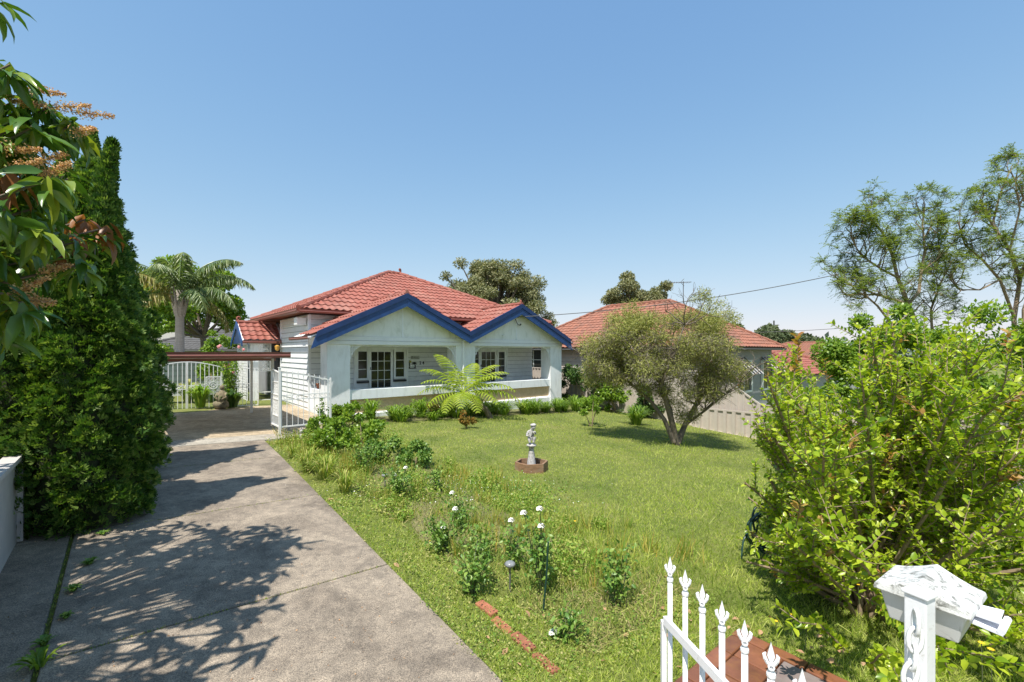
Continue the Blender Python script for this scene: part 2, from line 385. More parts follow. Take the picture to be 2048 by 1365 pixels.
# ================================================================== SETTING: terrain, drive, paving
def terrain():
    a = np.concatenate([[-900,-600,-400,-250,-150,-90,-60,-40,-28], np.arange(-20, 20.1, .8), [28,40,60,90,150,250,400,600,900]])
    b = np.concatenate([[-60,-30,-15], np.arange(-8, 32, .8), [36,44,55,70,90,120,160,220,300,400,550,750,1000]])
    X, Y = np.meshgrid(a, b); Z = gz(X, Y)
    V = np.stack([X, Y, Z], -1).reshape(-1, 3); nx = len(a)
    F = [(j*nx+i, j*nx+i+1, (j+1)*nx+i+1, (j+1)*nx+i) for j in range(len(b)-1) for i in range(nx-1)]
    return np_obj('ground', V, np.array(F), m_ground, kind='structure', smooth=True)
terrain()
def slab(name, corners, top, mat, parent, thick=.12):
    """corners in (t, v); follows the slope of the ground"""
    P = []
    for t, v in corners:
        h = H(t, v); P.append((h.x, h.y, float(gz(h.x, h.y))+top-thick))
    mb = MB(); mb.prism(P, (0,0,thick)); o = mb.build(name, mat, parent, bevel=.008); return o
def edge_t(v): return -2.02 - .052*(-2.7 - v) if v < -2.7 else -2.02
drive = thing('driveway', None, None); drive['kind'] = 'structure'
jv = [-13.8, -11.3, -8.66, -6.35, -3.95, -2.35]
for a, b in zip(jv[:-1], jv[1:]):
    slab('slab', [(-4.53, a+.008), (edge_t(a), a+.008), (edge_t(b), b-.008), (-4.53, b-.008)], .03, m_conc, drive)
for a, b in ((-13.8, -9.9), (-9.9, -6.4), (-6.4, -2.35)):
    slab('slab', [(-5.6, a+.01), (-4.56, a+.01), (-4.56, b-.01), (-5.6, b-.01)], .022, m_conc, drive)
slab('slab', [(-5.2, -2.33), (-1.2, -2.33), (-1.05, -1.75), (-5.2, -1.75)], .034, m_conc3, drive)
cs = thing('carport_floor', None, None); cs['kind'] = 'structure'
slab('slab', [(-5.2, -1.73), (-.02, -1.73), (-.02, .7), (-5.2, .7)], .03, m_conc2, cs)
slab('slab', [(-5.2, .72), (-.02, .72), (-.02, 3.3), (-5.2, 3.3)], .03, m_conc2, cs)
slab('slab', [(-1.0, -2.33), (.0, -2.33), (.0, -1.75), (-.85, -1.75)], .03, m_conc2, cs)
# strip of bare earth under the rose bed and in front of the house
def patch_(name, corners, dz, mat):
    P = []; n = 14
    c = [H(*q) for q in corners]
    V = []; F = []
    for j in range(n+1):
        for i in range(n+1):
            s, r = i/n, j/n
            p = (c[0]*(1-s)+c[1]*s)*(1-r) + (c[3]*(1-s)+c[2]*s)*r
            V.append((p.x, p.y, float(gz(p.x, p.y))+dz+.012*math.sin(p.x*5)*math.cos(p.y*4)-.05*max(0, 1-min(s,1-s,r,1-r)*(5+1.5*math.sin(p.x*7+p.y*3)))))
    for j in range(n):
        for i in range(n): F.append((j*(n+1)+i, j*(n+1)+i+1, (j+1)*(n+1)+i+1, (j+1)*(n+1)+i))
    o = np_obj(name, np.array(V), np.array(F), mat, kind='structure', smooth=True); return o
patch_('garden_bed', [(-2.15,-10.0), (-.5,-10.3), (.5,-2.0), (-.9,-2.0)], .02, m_bed)
patch_('house_bed', [(.2,-1.25), (10.2,-1.6), (10.2,.2), (.2,.1)], .02, m_bed)

# ================================================================== roofs
def sheet_bm(a0, a1, s0, s1, wave, amp, lift, step, flat=False):
    """a strip of pressed or clay tiles, in (a, s, n) coordinates"""
    n = max(2, int(round((a1-a0)/step))); P = []; F = []
    for i in range(n+1):
        a = a0+(a1-a0)*i/n; ph = (a/wave) % 1
        h = amp*(.5+.5*math.cos(2*math.pi*ph))**1.5 if not flat else amp*(1 if .12 < ph < .9 else 0)
        P += [(a, s0, 0.0), (a, s0-.004, lift+h), (a, s0+(s1-s0)*.5, lift*.5+h), (a, s1, h*.85+.004)]
    for i in range(n):
        for k in range(3): F.append((i*4+k, (i+1)*4+k, (i+1)*4+k+1, i*4+k+1))
    return P, F
def clip_bm(P, F, poly):
    bm = bmesh.new(); vs_ = [bm.verts.new(p) for p in P]
    for f in F: bm.faces.new([vs_[i] for i in f])
    n = len(poly)
    for i in range(n):
        (x0, y0), (x1, y1) = poly[i], poly[(i+1) % n]; nx, ny = (y1-y0), -(x1-x0)
        bmesh.ops.bisect_plane(bm, geom=bm.verts[:]+bm.edges[:]+bm.faces[:], plane_co=(x0, y0, 0), plane_no=(nx, ny, 0), clear_outer=True)
        if not bm.faces: break
    return bm
def inside(poly, x, y, m=0):
    n = len(poly)
    for i in range(n):
        (x0, y0), (x1, y1) = poly[i], poly[(i+1) % n]
        if (x1-x0)*(y-y0)-(y1-y0)*(x-x0) < m: return False
    return True
def roof_face(parent, org, u, s, poly, pitch=.42, wave=.21, amp=.036, lift=.03, mat=None, width=1.26, join=False, name='tile_sheet', step=.035, flat=False):
    """poly counter-clockwise in (a, s); org, u, s in the parent's coordinates"""
    u = Vector(u).normalized(); s = Vector(s).normalized(); n = u.cross(s)
    M = Matrix((( u.x, s.x, n.x, org[0]), (u.y, s.y, n.y, org[1]), (u.z, s.z, n.z, org[2]), (0,0,0,1)))
    a0 = min(p[0] for p in poly); a1 = max(p[0] for p in poly); s0 = min(p[1] for p in poly); s1 = max(p[1] for p in poly)
    full = None; VV = []; FF = []; k = 0
    r = 0
    while s0+r*pitch < s1-.01:
        b0 = s0+r*pitch; b1 = b0+pitch
        if join:
            bm = clip_bm(*sheet_bm(a0-.1, a1+.1, b0, b1, wave, amp, lift, step, flat), poly)
            bm.verts.index_update(); o = len(VV); VV += [tuple(v.co) for v in bm.verts]; FF += [tuple(v.index+o for v in f.verts) for f in bm.faces]; bm.free()
        else:
            off = (r % 3)*width/3; a = a0-off
            while a < a1:
                cs_ = [(a, b0), (a+width, b0), (a+width, b1), (a, b1)]
                if all(inside(poly, *c, m=-1e-4) for c in cs_):
                    if full is None:
                        P, F = sheet_bm(0, width, 0, pitch, wave, amp, lift, step)
                        full = bpy.data.meshes.new(name); full.from_pydata(P, [], F); full.materials.append(mat)
                    inst(name, full, parent, M @ Matrix.Translation((a, b0, 0)))
                else:
                    P, F = sheet_bm(0, width, 0, pitch, wave, amp, lift, step)
                    pl = [(x-a, y-b0) for x, y in poly]
                    bm = clip_bm(P, F, pl)
                    if len(bm.faces) > 2:
                        me = bpy.data.meshes.new(name); bm.to_mesh(me); me.materials.append(mat)
                        inst(name, me, parent, M @ Matrix.Translation((a, b0, 0)))
                    bm.free()
                a += width
        r += 1
    if join:
        me = bpy.data.meshes.new(name); me.from_pydata(VV, [], FF); me.materials.append(mat)
        o = inst(name, me, parent, M); o['kind'] = 'stuff'; return o

def boards(parent, org, ax, L, z0, z1, out, pitch=.165, holes=(), mat=None, name='weatherboard', top=None):
    """horizontal weatherboards on the wall line org + a*ax, thick edge down; top: function a -> z for raked walls"""
    ax = np.array(ax, float); out = np.array(out, float); org = np.array(org, float); cache = {}
    k = 0; z = z0
    while z < z1-.02:
        h = min(pitch, z1-z); segs = [(0, L)]
        for (h0, h1, hz0, hz1) in holes:
            if hz0-.01 < z+h*.5 < hz1+.01:
                ns = []
                for a, b in segs:
                    if h1 <= a or h0 >= b: ns.append((a, b)); continue
                    if a < h0: ns.append((a, h0))
                    if b > h1: ns.append((h1, b))
                segs = ns
        for a, b in segs:
            key = (round(b-a, 3), round(h, 3))
            if key not in cache:
                mb = MB(); l = b-a
                pr = [out*0+np.array((0,0,.014)), out*.046+np.array((0,0,.014)), out*.042+np.array((0,0,.03)), out*.020+np.array((0,0,h+.001)), np.array((0,0,h+.001))]
                mb.prism(pr, ax*l); cache[key] = mb.mesh(name, mat or m_board)
            inst(name, cache[key], parent, Matrix.Translation(Vector(org+ax*a+np.array((0,0,z)))))
        z += pitch

def scroll(mb, c, r, ax, th=.05):
    """ram's-horn finial: a spiral strip standing up from c in the plane (ax, z)"""
    ax = np.array(ax, float); pts = []; rad = []
    for i in range(22):
        a = -1.2+i/21*5.2; q = r*(1-.72*i/21)
        pts.append(np.array(c)+np.array((0,0,r*1.5))+ax*(math.cos(a)*q)+np.array((0,0,1.))*(math.sin(a)*q)); rad.append(th*(1-.5*i/21))
    pts.insert(0, np.array(c)+ax*r*.2); rad.insert(0, th*1.3); mb.tube(pts, rad, 6)

# ================================================================== THE HOUSE
house = thing('house', 'white weatherboard bungalow with red metal tile roof, blue trimmed twin gables and front verandah', 'house', P0, ANG)
w = MB(); w.box(.03, 9.1, 1.58, 4.8, .1, 3.15).box(1.2, 9.1, 4.8, 7.2, .1, 3.15).box(.03, 9.1, 7.2, 10.8, .1, 3.15)
wall = w.build('wall', m_gwall, house)  # grey backing puts shade into the gaps between the white boards
MB().box(.06, 9.05, 1.62, 10.7, -.9, .1).build('foundation', m_gwall, house)
setA, setB = 1.36, 5.83
boards(wall, (0, 1.58, .17), (1,0,0), 9.1, 0, 2.95, (0,-1,0), holes=[(setA-.02, setA+1.84, -.1, 1.98), (setB-.02, setB+1.84, -.1, 1.98)])
boards(wall, (.03, 1.58, .17), (0,1,0), 3.2, 0, 2.95, (-1,0,0))
boards(wall, (.03, 4.8, .17), (1,0,0), 1.1, 0, 2.95, (0,1,0), pitch=.33)
cb = MB(); cb.box(-.035, .045, 1.535, 1.59, .15, 3.12).box(-.02, .05, 4.76, 4.81, .15, 3.12); cb.build('corner_trim', m_white, wall)
# verandah floor, ceiling, piers
MB().box(.05, 9.2, .1, 1.6, -.6, .17).build('verandah_floor', m_conc3, house)
MB().box(.1, 9.2, .1, 1.57, 2.44, 2.455).build('verandah_ceiling', m_panel, house)
for t0, t1 in ((0, .63), (4.17, 4.95), (8.64, 9.27)):
    mb = MB().box(t0, t1, 0, .54, -.75, 1.62).box(t0, t1, .0, .54, 1.626, 2.215).box(t0+.01, t1-.01, .01, .53, 1.6, 1.64)
    mb.build('pier', m_white, house)
MB().tube([(4.43,-.05,2.4), (4.43,-.05,-.4)], .035, 8).build('downpipe', m_white, house)
for t0, t1 in ((.63, 4.17), (4.95, 8.64)):
    b = MB().box(t0, t1, .03, .42, .655, .935).build('balustrade', m_white, house, bevel=.01)
    MB().box(t0, t1, .11, .36, .2, .66).build('panel', m_render, b)
    MB().prism([(t0,.03,-.75),(t0,.42,-.75),(t0,.42,.27),(t0,.12,.27),(t0,.03,.225)], (t1-t0,0,0)).build('sill', m_white, b)
b = MB().box(.03, .26, .54, 1.56, .14, .935).build('balustrade', m_white, house, bevel=.01)
# beam boards over the openings
for z0, z1, v0 in ((2.217, 2.325, -.03), (2.335, 2.45, -.012)):
    MB().box(-.01, 9.28, v0, .1, z0, z1).build('beam_board', m_peel, house)
MB().box(-.012, .09, .1, 1.56, 2.217, 2.45).build('beam_board', m_white, house)
MB().box(9.18, 9.28, .1, 1.56, 2.217, 2.45).build('beam_board', m_white, house)
AP = (2.243, 6.847); SL = .4685; ZA = 3.735
for k, ta in enumerate(AP):
    hw = (3.62-2.453)/SL
    for s in (-1, 1):
        MB().prism([(ta+s*.012, .015, 2.453), (ta+s*hw, .015, 2.453), (ta+s*.012, .015, 3.62)], (0, .04, 0)).build('gable_sheet', m_panel, house)
    MB().box(ta-.02, ta+.02, -.002, .03, 2.453, 3.5).build('batten', m_white, house)
    # infill behind beam ends to the eaves
# roof deck of the verandah gables (painted boards underneath)
deck = MB()
slopes = [(AP[0], -1, -.505), (AP[0], 1, 4.525), (AP[1], -1, 4.525), (AP[1], 1, 9.62)]
for ta, s, te in slopes:
    ze = ZA-SL*abs(te-ta)
    P = [(te, -.27, ze-.03), (te, 1.56, ze-.03), (ta+s*(ZA-3.2)/SL, 1.56, 3.17), (ta, 2.15, ZA-.03), (ta, -.27, ZA-.03)]
    deck.prism(P, (0,0,-.03))
roof = deck.build('roof', m_white, house)
for ta, s, te in slopes:
    ze = ZA-SL*abs(te-ta); L = math.hypot(te-ta, ZA-ze); l1 = L*(3.2-ze)/(ZA-ze)
    if s < 0:   # slope faces -t; going upslope is +t
        org = (te, 2.3, ze); u = (0,-1,0); sd = (ta-te, 0, ZA-ze); f = lambda v: 2.3-v
        poly = [(f(1.55), 0), (f(-.29), 0), (f(-.29), L), (f(2.15), L), (f(1.55), l1)]
    else:
        org = (te, -.29, ze); u = (0,1,0); sd = (ta-te, 0, ZA-ze)
        poly = [(0, 0), (1.84, 0), (1.84, l1), (2.44, L), (0, L)]
    roof_face(roof, org, u, sd, poly, mat=m_red)
# barge boards
def barge(t0, t1, ta, endcut):
    def zt(t): return ZA-SL*abs(t-ta)
    lo = [(t0, zt(t0)-.36), (t1, zt(t1)-.36), (t1, zt(t1)-.10), (t0+ (.11 if endcut < 0 else 0), zt(t0+(.11 if endcut<0 else 0))-.10)]
    up = [(t0+(.11 if endcut<0 else 0), zt(t0+(.11 if endcut<0 else 0))-.12), (t1, zt(t1)-.12), (t1, zt(t1)+.035), (t0+(.17 if endcut<0 else 0), zt(t0+(.17 if endcut<0 else 0))+.035)]
    if endcut > 0:
        lo[2] = (t1-.11, zt(t1-.11)-.10); up[1] = (t1-.11, zt(t1-.11)-.12); up[2] = (t1-.17, zt(t1-.17)+.035)
    a = MB().prism([(x, -.30, z) for x, z in lo], (0, .03, 0)).build('barge_board', m_blue, house)
    b_ = MB().prism([(x, -.325, z) for x, z in up], (0, .05, 0)).build('barge_capping', m_blued, house)
barge(-.505, AP[0]-.001, AP[0], -1); barge(AP[0]+.001, 4.524, AP[0], 0); barge(4.526, AP[1]-.001, AP[1], 0); barge(AP[1]+.001, 9.62, AP[1], 1)
# main roof
Z0, Z1 = 3.23, 5.51
A_, B_, C_, D_, G_ = (-.45,1.0), (9.7,1.0), (9.7,11.2), (2.5,11.2), (-.45,7.4)
E_, F_ = (4.63,6.1,Z1), (5.2,6.1,Z1)
z3 = lambda p: (p[0], p[1], Z0)
mr = MB()
mr.add([z3(A_), z3(B_), F_, E_], [(0,1,2,3)]).add([z3(G_), z3(A_), E_], [(0,1,2)]).add([z3(D_), z3(G_), E_], [(0,1,2)])
mr.add([z3(C_), z3(D_), E_, F_], [(0,1,2,3)]).add([z3(B_), z3(C_), F_], [(0,1,2)]).add([z3(A_), z3(G_), z3(D_), z3(C_), z3(B_)], [(0,1,2,3,4)])
for i in range(len(mr.v)): mr.v[i] = (mr.v[i][0], mr.v[i][1], mr.v[i][2]-.03)
mroof = mr.build('roof', m_red, house)
L = math.hypot(5.1, Z1-Z0)
roof_face(mroof, z3(A_), (1,0,0), (0, 5.1, Z1-Z0), [(0,0), (10.15,0), (5.65,L), (5.08,L)], mat=m_red)
Ls = math.hypot(5.08, Z1-Z0)
roof_face(mroof, z3(G_), (0,-1,0), (5.08, 0, Z1-Z0), [(0,0), (6.4,0), (1.3,Ls)], mat=m_red)
Lr = math.hypot(4.5, Z1-Z0)
roof_face(mroof, z3(B_), (0,1,0), (-4.5, 0, Z1-Z0), [(0,0), (10.2,0), (5.1,Lr)], mat=m_red, join=True, name='far_slope_tiles')
cap = MB()
for a, b in ((z3(A_), E_), (z3(B_), F_), (E_, F_), (z3(G_), E_), (z3(C_), F_), (z3(D_), E_)):
    n = max(1, int(np.linalg.norm(np.array(b)-np.array(a))/.4)); a = np.array(a); b = np.array(b)
    for i in range(n):
        p = a+(b-a)*i/n; q = a+(b-a)*(i+1.06)/n
        cap.tube([p+(0,0,.035), q+(0,0,.028)], [.085, .072], 8)
    cap.build('ridge_cap', m_red, mroof); cap = MB()
for ta in AP:
    n = 6
    for i in range(n):
        v0 = -.3+i*.4; cap.tube([(ta, v0, ZA+.04), (ta, v0+.42, ZA+.03)], [.075, .065], 8)
    cap.build('ridge_cap', m_red, roof); cap = MB()
fn = MB(); scroll(fn, (F_[0], F_[1], Z1+.03), .10, (.7,.3,0), .045); fn.build('finial', m_red, mroof)
for x in (0, .16):
    fn = MB(); scroll(fn, (E_[0]+.12+x, E_[1], Z1+.04), .035, (1,0,0), .02); fn.build('finial', m_red, mroof)
for ta in AP:
    fn = MB(); scroll(fn, (ta, -.22, ZA+.05), .055, (-.4,-.9,0), .035); fn.build('finial', m_red, roof)
# gutters
def gutter(mb, a, b, out, z, h=.11, w_=.10):
    a = np.array((*a, 0.)); b = np.array((*b, 0.)); out = np.array((*out, 0.))
    pr = [(0,-h), (w_*.75,-h), (w_,-h*.6), (w_*.85,-h*.35), (w_,-.0), (w_*.85,0), (w_*.8,-h*.85), (.01,-h*.85)]
    mb.prism([a+out*x+np.array((0,0,z+y)) for x, y in pr], b-a)
g = MB(); gutter(g, A_, B_, (0,-1), Z0+.01); g.build('gutter', m_gut, house)
g = MB(); gutter(g, (G_[0],G_[1]), (A_[0],A_[1]-.1), (-1,0), Z0+.01); g.build('gutter', m_gut, house)
g = MB(); gutter(g, (-.5,1.5), (-.5,-.26), (-1,0), 2.43, .09, .09); g.build('gutter', m_gut, house)
g = MB(); gutter(g, (9.61,-.26), (9.61,1.5), (1,0), 2.43, .09, .09); g.build('gutter', m_gut, house)
g = MB(); gutter(g, B_, C_, (1,0), Z0+.01); g.build('gutter', m_gut, house)
# meter box and pipes under the eave
mb = MB().box(-.30, -.02, 1.75, 2.05, 2.82, 3.04); mb.build('meter_box', m_steel, house, bevel=.01)
mb = MB()
for zz in (2.98, 2.90): mb.tube([(-.05, 2.1, zz), (-.05, 4.7, zz-.02)], .012, 6)
mb.build('conduit', m_steel, house)

# doors with side windows, each pane its own piece
pane_cache = {}
def pane(parent, t0, t1, z0, z1, v):
    k = (round(t1-t0, 3), round(z1-z0, 3))
    if k not in pane_cache: pane_cache[k] = MB().box(0, k[0], 0, .006, 0, k[1]).mesh('pane', m_glass)
    inst('pane', pane_cache[k], parent, Matrix.Translation((t0, v, z0)))
def glazed(name, t0, t1, z0, z1, cols, rows, stile, v, parent, bot=None):
    mb = MB(); bot = bot or stile
    mb.box(t0, t0+stile, v, v+.04, z0, z1).box(t1-stile, t1, v, v+.04, z0, z1).box(t0+stile, t1-stile, v, v+.04, z1-stile, z1).box(t0+stile, t1-stile, v, v+.04, z0, z0+bot)
    gw = .018; a0, a1, b0, b1 = t0+stile, t1-stile, z0+bot, z1-stile
    for i in range(1, cols): x = a0+(a1-a0)*i/cols; mb.box(x-gw/2, x+gw/2, v+.004, v+.03, b0, b1)
    for j in range(1, rows): y = b0+(b1-b0)*j/rows; mb.box(a0, a1, v+.006, v+.028, y-gw/2, y+gw/2)
    o = mb.build(name, m_white, parent)
    for i in range(cols):
        for j in range(rows):
            pane(o, a0+(a1-a0)*i/cols+gw/2, a0+(a1-a0)*(i+1)/cols-gw/2, b0+(b1-b0)*j/rows+gw/2, b0+(b1-b0)*(j+1)/rows-gw/2, v+.02)
    return o
for t0 in (setA, setB):
    fr = MB().box(t0-.02, t0+.05, 1.505, 1.60, .17, 2.16).box(t0+1.79, t0+1.86, 1.505, 1.60, .17, 2.16).box(t0+.05, t0+1.79, 1.506, 1.60, 2.09, 2.16)
    fr.box(t0+.05, t0+.47, 1.56, 1.585, .17, 1.0).box(t0+1.27, t0+1.79, 1.56, 1.585, .17, 1.0); fr.build('door_frame', m_white, house)
    glazed('window', t0+.05, t0+.47, 1.10, 2.09, 1, 3, .065, 1.525, house)
    glazed('window', t0+1.33, t0+1.79, 1.10, 2.09, 1, 3, .075, 1.525, house)
    d = glazed('door', t0+.475, t0+1.30, .18, 2.09, 3, 5, .075, 1.53, house, bot=.3)
    MB().tube([(t0+.52, 1.515, 1.45), (t0+.52, 1.515, 1.52)], .012, 6).tube([(t0+.52,1.50,1.45),(t0+.52,1.535,1.45)], .015, 6).build('handle', m_cable, d)
    for a, b in ((.05, .46), (1.34, 1.79)):
        MB().box(t0+a, t0+b, 1.49, 1.53, 1.02, 1.065).build('window_ledge', m_black, house)
# cast lace trim under the beam
def ringstrip(mb, t0, t1, z, v, r=.026):
    n = int((t1-t0)/(r*2.6)); st = (t1-t0)/n
    for i in range(n):
        c = t0+(i+.5)*st; mb.ring((c, v, z-r), r*.75, r*.5, th=.008, n=6)
        mb.box(c-.006, c+.006, v-.004, v+.004, z-r*2.6, z-r*1.7)
    mb.box(t0, t1, v-.006, v+.006, z-.012, z)
def corner_lace(mb, t, s, z, v):
    for i in range(7):
        for j in range(9):
            x, y = (i+.5)*.055, (j+.5)*.055
            if (x/.40)**.62+(y/.52)**.62 < 1.05: mb.ring((t+s*x, v, z-y), .021, .013, th=.008, n=6)
    mb.tube([(t+s*.40*(1-q)**1.6, v, z-.5*q**1.6) for q in [k/8 for k in range(9)]], .009, 5)
for t0, t1 in ((.63, 4.17), (4.95, 8.64)):
    mb = MB(); ringstrip(mb, t0, t1, 2.215, .06); corner_lace(mb, t0, 1, 2.2, .06); corner_lace(mb, t1, -1, 2.2, .06)
    o = mb.build('lace_trim', m_white, house)
# name plate, palm plaque, number
def textmesh(s, size, depth=.004):
    c = bpy.data.curves.new('number', 'FONT'); c.body = s; c.size = size; c.extrude = depth; c.offset = size*.02; c.align_x = 'LEFT'
    o = bpy.data.objects.new('number', c); COL.objects.link(o); dg = bpy.context.evaluated_depsgraph_get()
    me = bpy.data.meshes.new_from_object(o.evaluated_get(dg)); bpy.data.objects.remove(o); return me
pv = 1.535
pl = MB().box(3.33, 3.66, pv, pv+.012, 1.755, 1.875).build('name_plate', m_shed, house)
mb = MB(); mb.tube([(3.365,pv-.003,1.79),(3.35,pv-.003,1.83),(3.385,pv-.003,1.86),(3.41,pv-.003,1.835),(3.38,pv-.003,1.80),(3.40,pv-.003,1.785)], .006, 4)
mb.tube([(3.41+.02*i, pv-.003, 1.80+(.018 if i % 2 else -.004)+(.02 if i in (3,) else 0)) for i in range(11)], .005, 4)
mb.build('lettering', m_black, pl)
for ch, x in (('2', 3.66), ('4', 3.775)):
    me = textmesh(ch, .155); me.materials.append(m_black); o = inst('number', me, house)
    o.location = (x, pv, 1.575); o.rotation_euler = (R(90), 0, 0)
pq = MB().box(3.26, 3.30, pv, pv+.01, 1.44, 1.72).box(3.26, 3.54, pv, pv+.01, 1.43, 1.455)
pq.tube([(3.49,pv,1.445),(3.50,pv,1.53),(3.475,pv,1.60)], [.028,.018,.014], 6)
for k, (dx, dz) in enumerate(((-.13,-.02),(-.10,.03),(-.03,.05),(.04,.04),(.085,.01),(.08,-.03),(-.08,-.04))):
    pq.tube([(3.475,pv,1.60),(3.475+dx*.6,pv,1.605+dz*.8+.02),(3.475+dx,pv,1.60+dz)], [.010,.014,.004], 5)
pq = pq.build('palm_plaque', m_black, house)
MB().box(3.275, 3.345, pv-.008, pv-.001, 1.64, 1.71).build('plaque_square', MAT('mustard_paint', (.42,.40,.06), .6), pq)
# power cable bracket on the right gable
mb = MB(); mb.tube([(6.80,-.02,3.30),(6.80,-.12,3.30)], .02, 6)
mb.tube([(6.80,.01,3.22),(6.80,-.06,3.10),(6.83,-.10,3.02),(6.93,-.10,2.99),(7.0,-.06,3.03)], .014, 6)
mb.blob((6.96,-.09,3.03), .035).blob((6.80,-.12,3.30), .04); mb.build('cable_bracket', m_cable, house)
MB().tube([(6.2,.02,2.62),(6.2,.02,2.60)], .05, 8).build('verandah_light', m_white, house)

# side porch
pz = 2.40
po = MB().box(-1.05, 0, 4.75, 6.7, -.3, .26).box(-.75, 0, 4.45, 4.75, -.3, .12)
porch = po.build('porch', m_gwall, house)
MB().box(-.93, -.67, 4.86, 5.0, .24, pz-.1).build('column', m_white, porch, bevel=.01)
MB().box(-1.03, -.95, 4.87, 6.6, .24, .32).box(-1.03,-.95,6.5,6.6,.24,pz-.1).build('porch_post', m_white, porch)
MB().box(.03, 1.2, 6.9, 6.95, .1, 2.8).box(1.14, 1.19, 4.8, 7, .1, 2.9).build('porch_wall', m_shed, house)
MB().box(.3, 1.1, 6.86, 6.9, .25, 2.25).build('side_door', m_black, house)
MB().box(-.26, .02, 4.9, 4.96, .26, pz-.1).build('doorway_shade', m_black, porch)  # black sheet standing for the shade inside the porch doorway
def lace_panel(mb, o, ax, w_, h, cell=.085, thick=.012):
    o = np.array(o, float); ax = np.array(ax, float); zz = np.array((0,0,1.)); b = cell*.13
    mb.bar(o, o+ax*w_, .02); mb.bar(o+zz*h, o+ax*w_+zz*h, .02); mb.bar(o, o+zz*h, .02); mb.bar(o+ax*w_, o+ax*w_+zz*h, .02)
    nx = max(1, int(w_/cell)); nz = max(1, int(h/cell))
    for i in range(nx):
        for j in range(nz):
            c = o+ax*(i+.5)*w_/nx+zz*(j+.5)*h/nz
            mb.ring(c, cell*.36, cell*.2, ax, zz, thick, 6)
            if (i+j) % 2: mb.ring(c+ax*cell*.5+zz*cell*.5, cell*.2, cell*.16, ax, zz, thick, 5)
mb = MB(); lace_panel(mb, (-.67, 4.93, 1.35), (1,0,0), .38, .95, .075); lace_panel(mb, (-1.0, 4.95, .3), (0,1,0), 1.5, 1.95, .09)
mb.build('lace_screen', m_steel, porch)
mb = MB(); 
for zz in (.35, .62): mb.bar((-.67,4.93,zz), (-.28,4.93,zz), .03)
mb.build('screen_rail', m_steel, porch)
pd = MB(); pr_z = 3.03; vm = 5.72
pd.prism([(-1.19,4.72,pz),(-1.19,vm,pr_z),(-1.19,6.72,pz),(-1.19,6.72,pz-.03),(-1.19,vm,pr_z-.04),(-1.19,4.72,pz-.03)], (1.3,0,0))
proof = pd.build('roof', m_white, porch)
Lp = math.hypot(1.0, pr_z-pz)
roof_face(proof, (-1.17,4.72,pz+.005), (1,0,0), (0,1.0,pr_z-pz), [(0,0),(1.2,0),(1.2,Lp),(0,Lp)], pitch=.3, mat=m_red)
roof_face(proof, (.03,6.72,pz+.005), (-1,0,0), (0,-1.0,pr_z-pz), [(0,0),(1.2,0),(1.2,Lp),(0,Lp)], pitch=.3, mat=m_red)
c = MB(); c.tube([(-1.2,vm,pr_z+.04),(.05,vm,pr_z+.04)], .06, 8); c.build('ridge_cap', m_red, proof)
fn = MB(); scroll(fn, (-1.12,vm,pr_z+.06), .075, (-1,0,0), .035); fn.build('finial', m_red, proof)
g = MB(); gutter(g, (-1.19,4.72), (.0,4.72), (0,-1), pz+.01, .11, .08); g.build('gutter', m_gut, porch)
for s, vv in ((1, 4.68), (-1, 6.76)):
    MB().prism([(-1.22,vv,pz-.22),(-1.22,vv,pz-.02),(-1.22,vm,pr_z+.06),(-1.22,vm,pr_z-.16)], (.03,0,0)).build('barge_board', m_blue, porch)
MB().prism([(-1.18,4.95,pz-.1),(-1.18,6.5,pz-.1),(-1.18,vm,pr_z-.12)], (.03,0,0)).build('gable_sheet', m_blued, porch)
lamp = thing('lantern', 'small brass lantern hanging beside the side porch wall', 'lamp', H(-.16, 4.6, 2.05))
MB().lathe([(.03,0),(.075,.04),(.09,.16),(.03,.2)], 6).build('lamp_glass', MAT('amber_glass', (.55,.30,.06), .3), lamp)
MB().tube([(0,0,.2),(0,0,.28),(.12,.1,.3)], .01, 5).build('lamp_arm', m_black, lamp)

# ================================================================== CARPORT
carport = thing('carport', 'flat carport with brown front gutter on thin cream posts over the drive', 'carport', P0, ANG)
mb = MB(); n = 60; P = []; F = []
for i in range(n+1):
    t = -4.24+2.88*i/n; zz = .018*math.cos(i*2*math.pi/2.0*.5)
    P += [(t, -1.55, 1.955+zz), (t, 2.4, 1.80+zz), (t, -1.55, 1.945+zz), (t, 2.4, 1.79+zz)]
for i in range(n):
    a = i*4; b = a+4
    F += [(a,b,b+1,a+1), (a+2,a+3,b+3,b+2), (a,a+2,b+2,b), (a+1,b+1,b+3,a+3)]
mb.add(P, F); mb.build('roof_sheet', m_pale, carport)
g = MB(); gutter(g, (-4.26,-1.56), (-1.34,-1.56), (0,-1), 2.005, .125, .1); g.build('gutter', m_gut, carport)
for vv in (-.58, 1.79):
    MB().box(-4.2, -1.4, vv-.02, vv+.02, 1.80, 1.86).build('beam', m_gut, carport)
post_me = MB().box(-.028, .028, -.028, .028, -1.72, 0).mesh('post', MAT('cream_post', (.62,.57,.50), .6, .08, 6))
for t, v in ((-1.47,-.58), (-1.47,1.79), (-4.2,-.58), (-4.2,1.79)):
    inst('post', post_me, carport, Matrix.Translation((t, v, 1.85)))
MB().bar((-1.47,-.58,1.28), (-1.38,-.1,1.82), .022).build('brace', m_steel, carport)

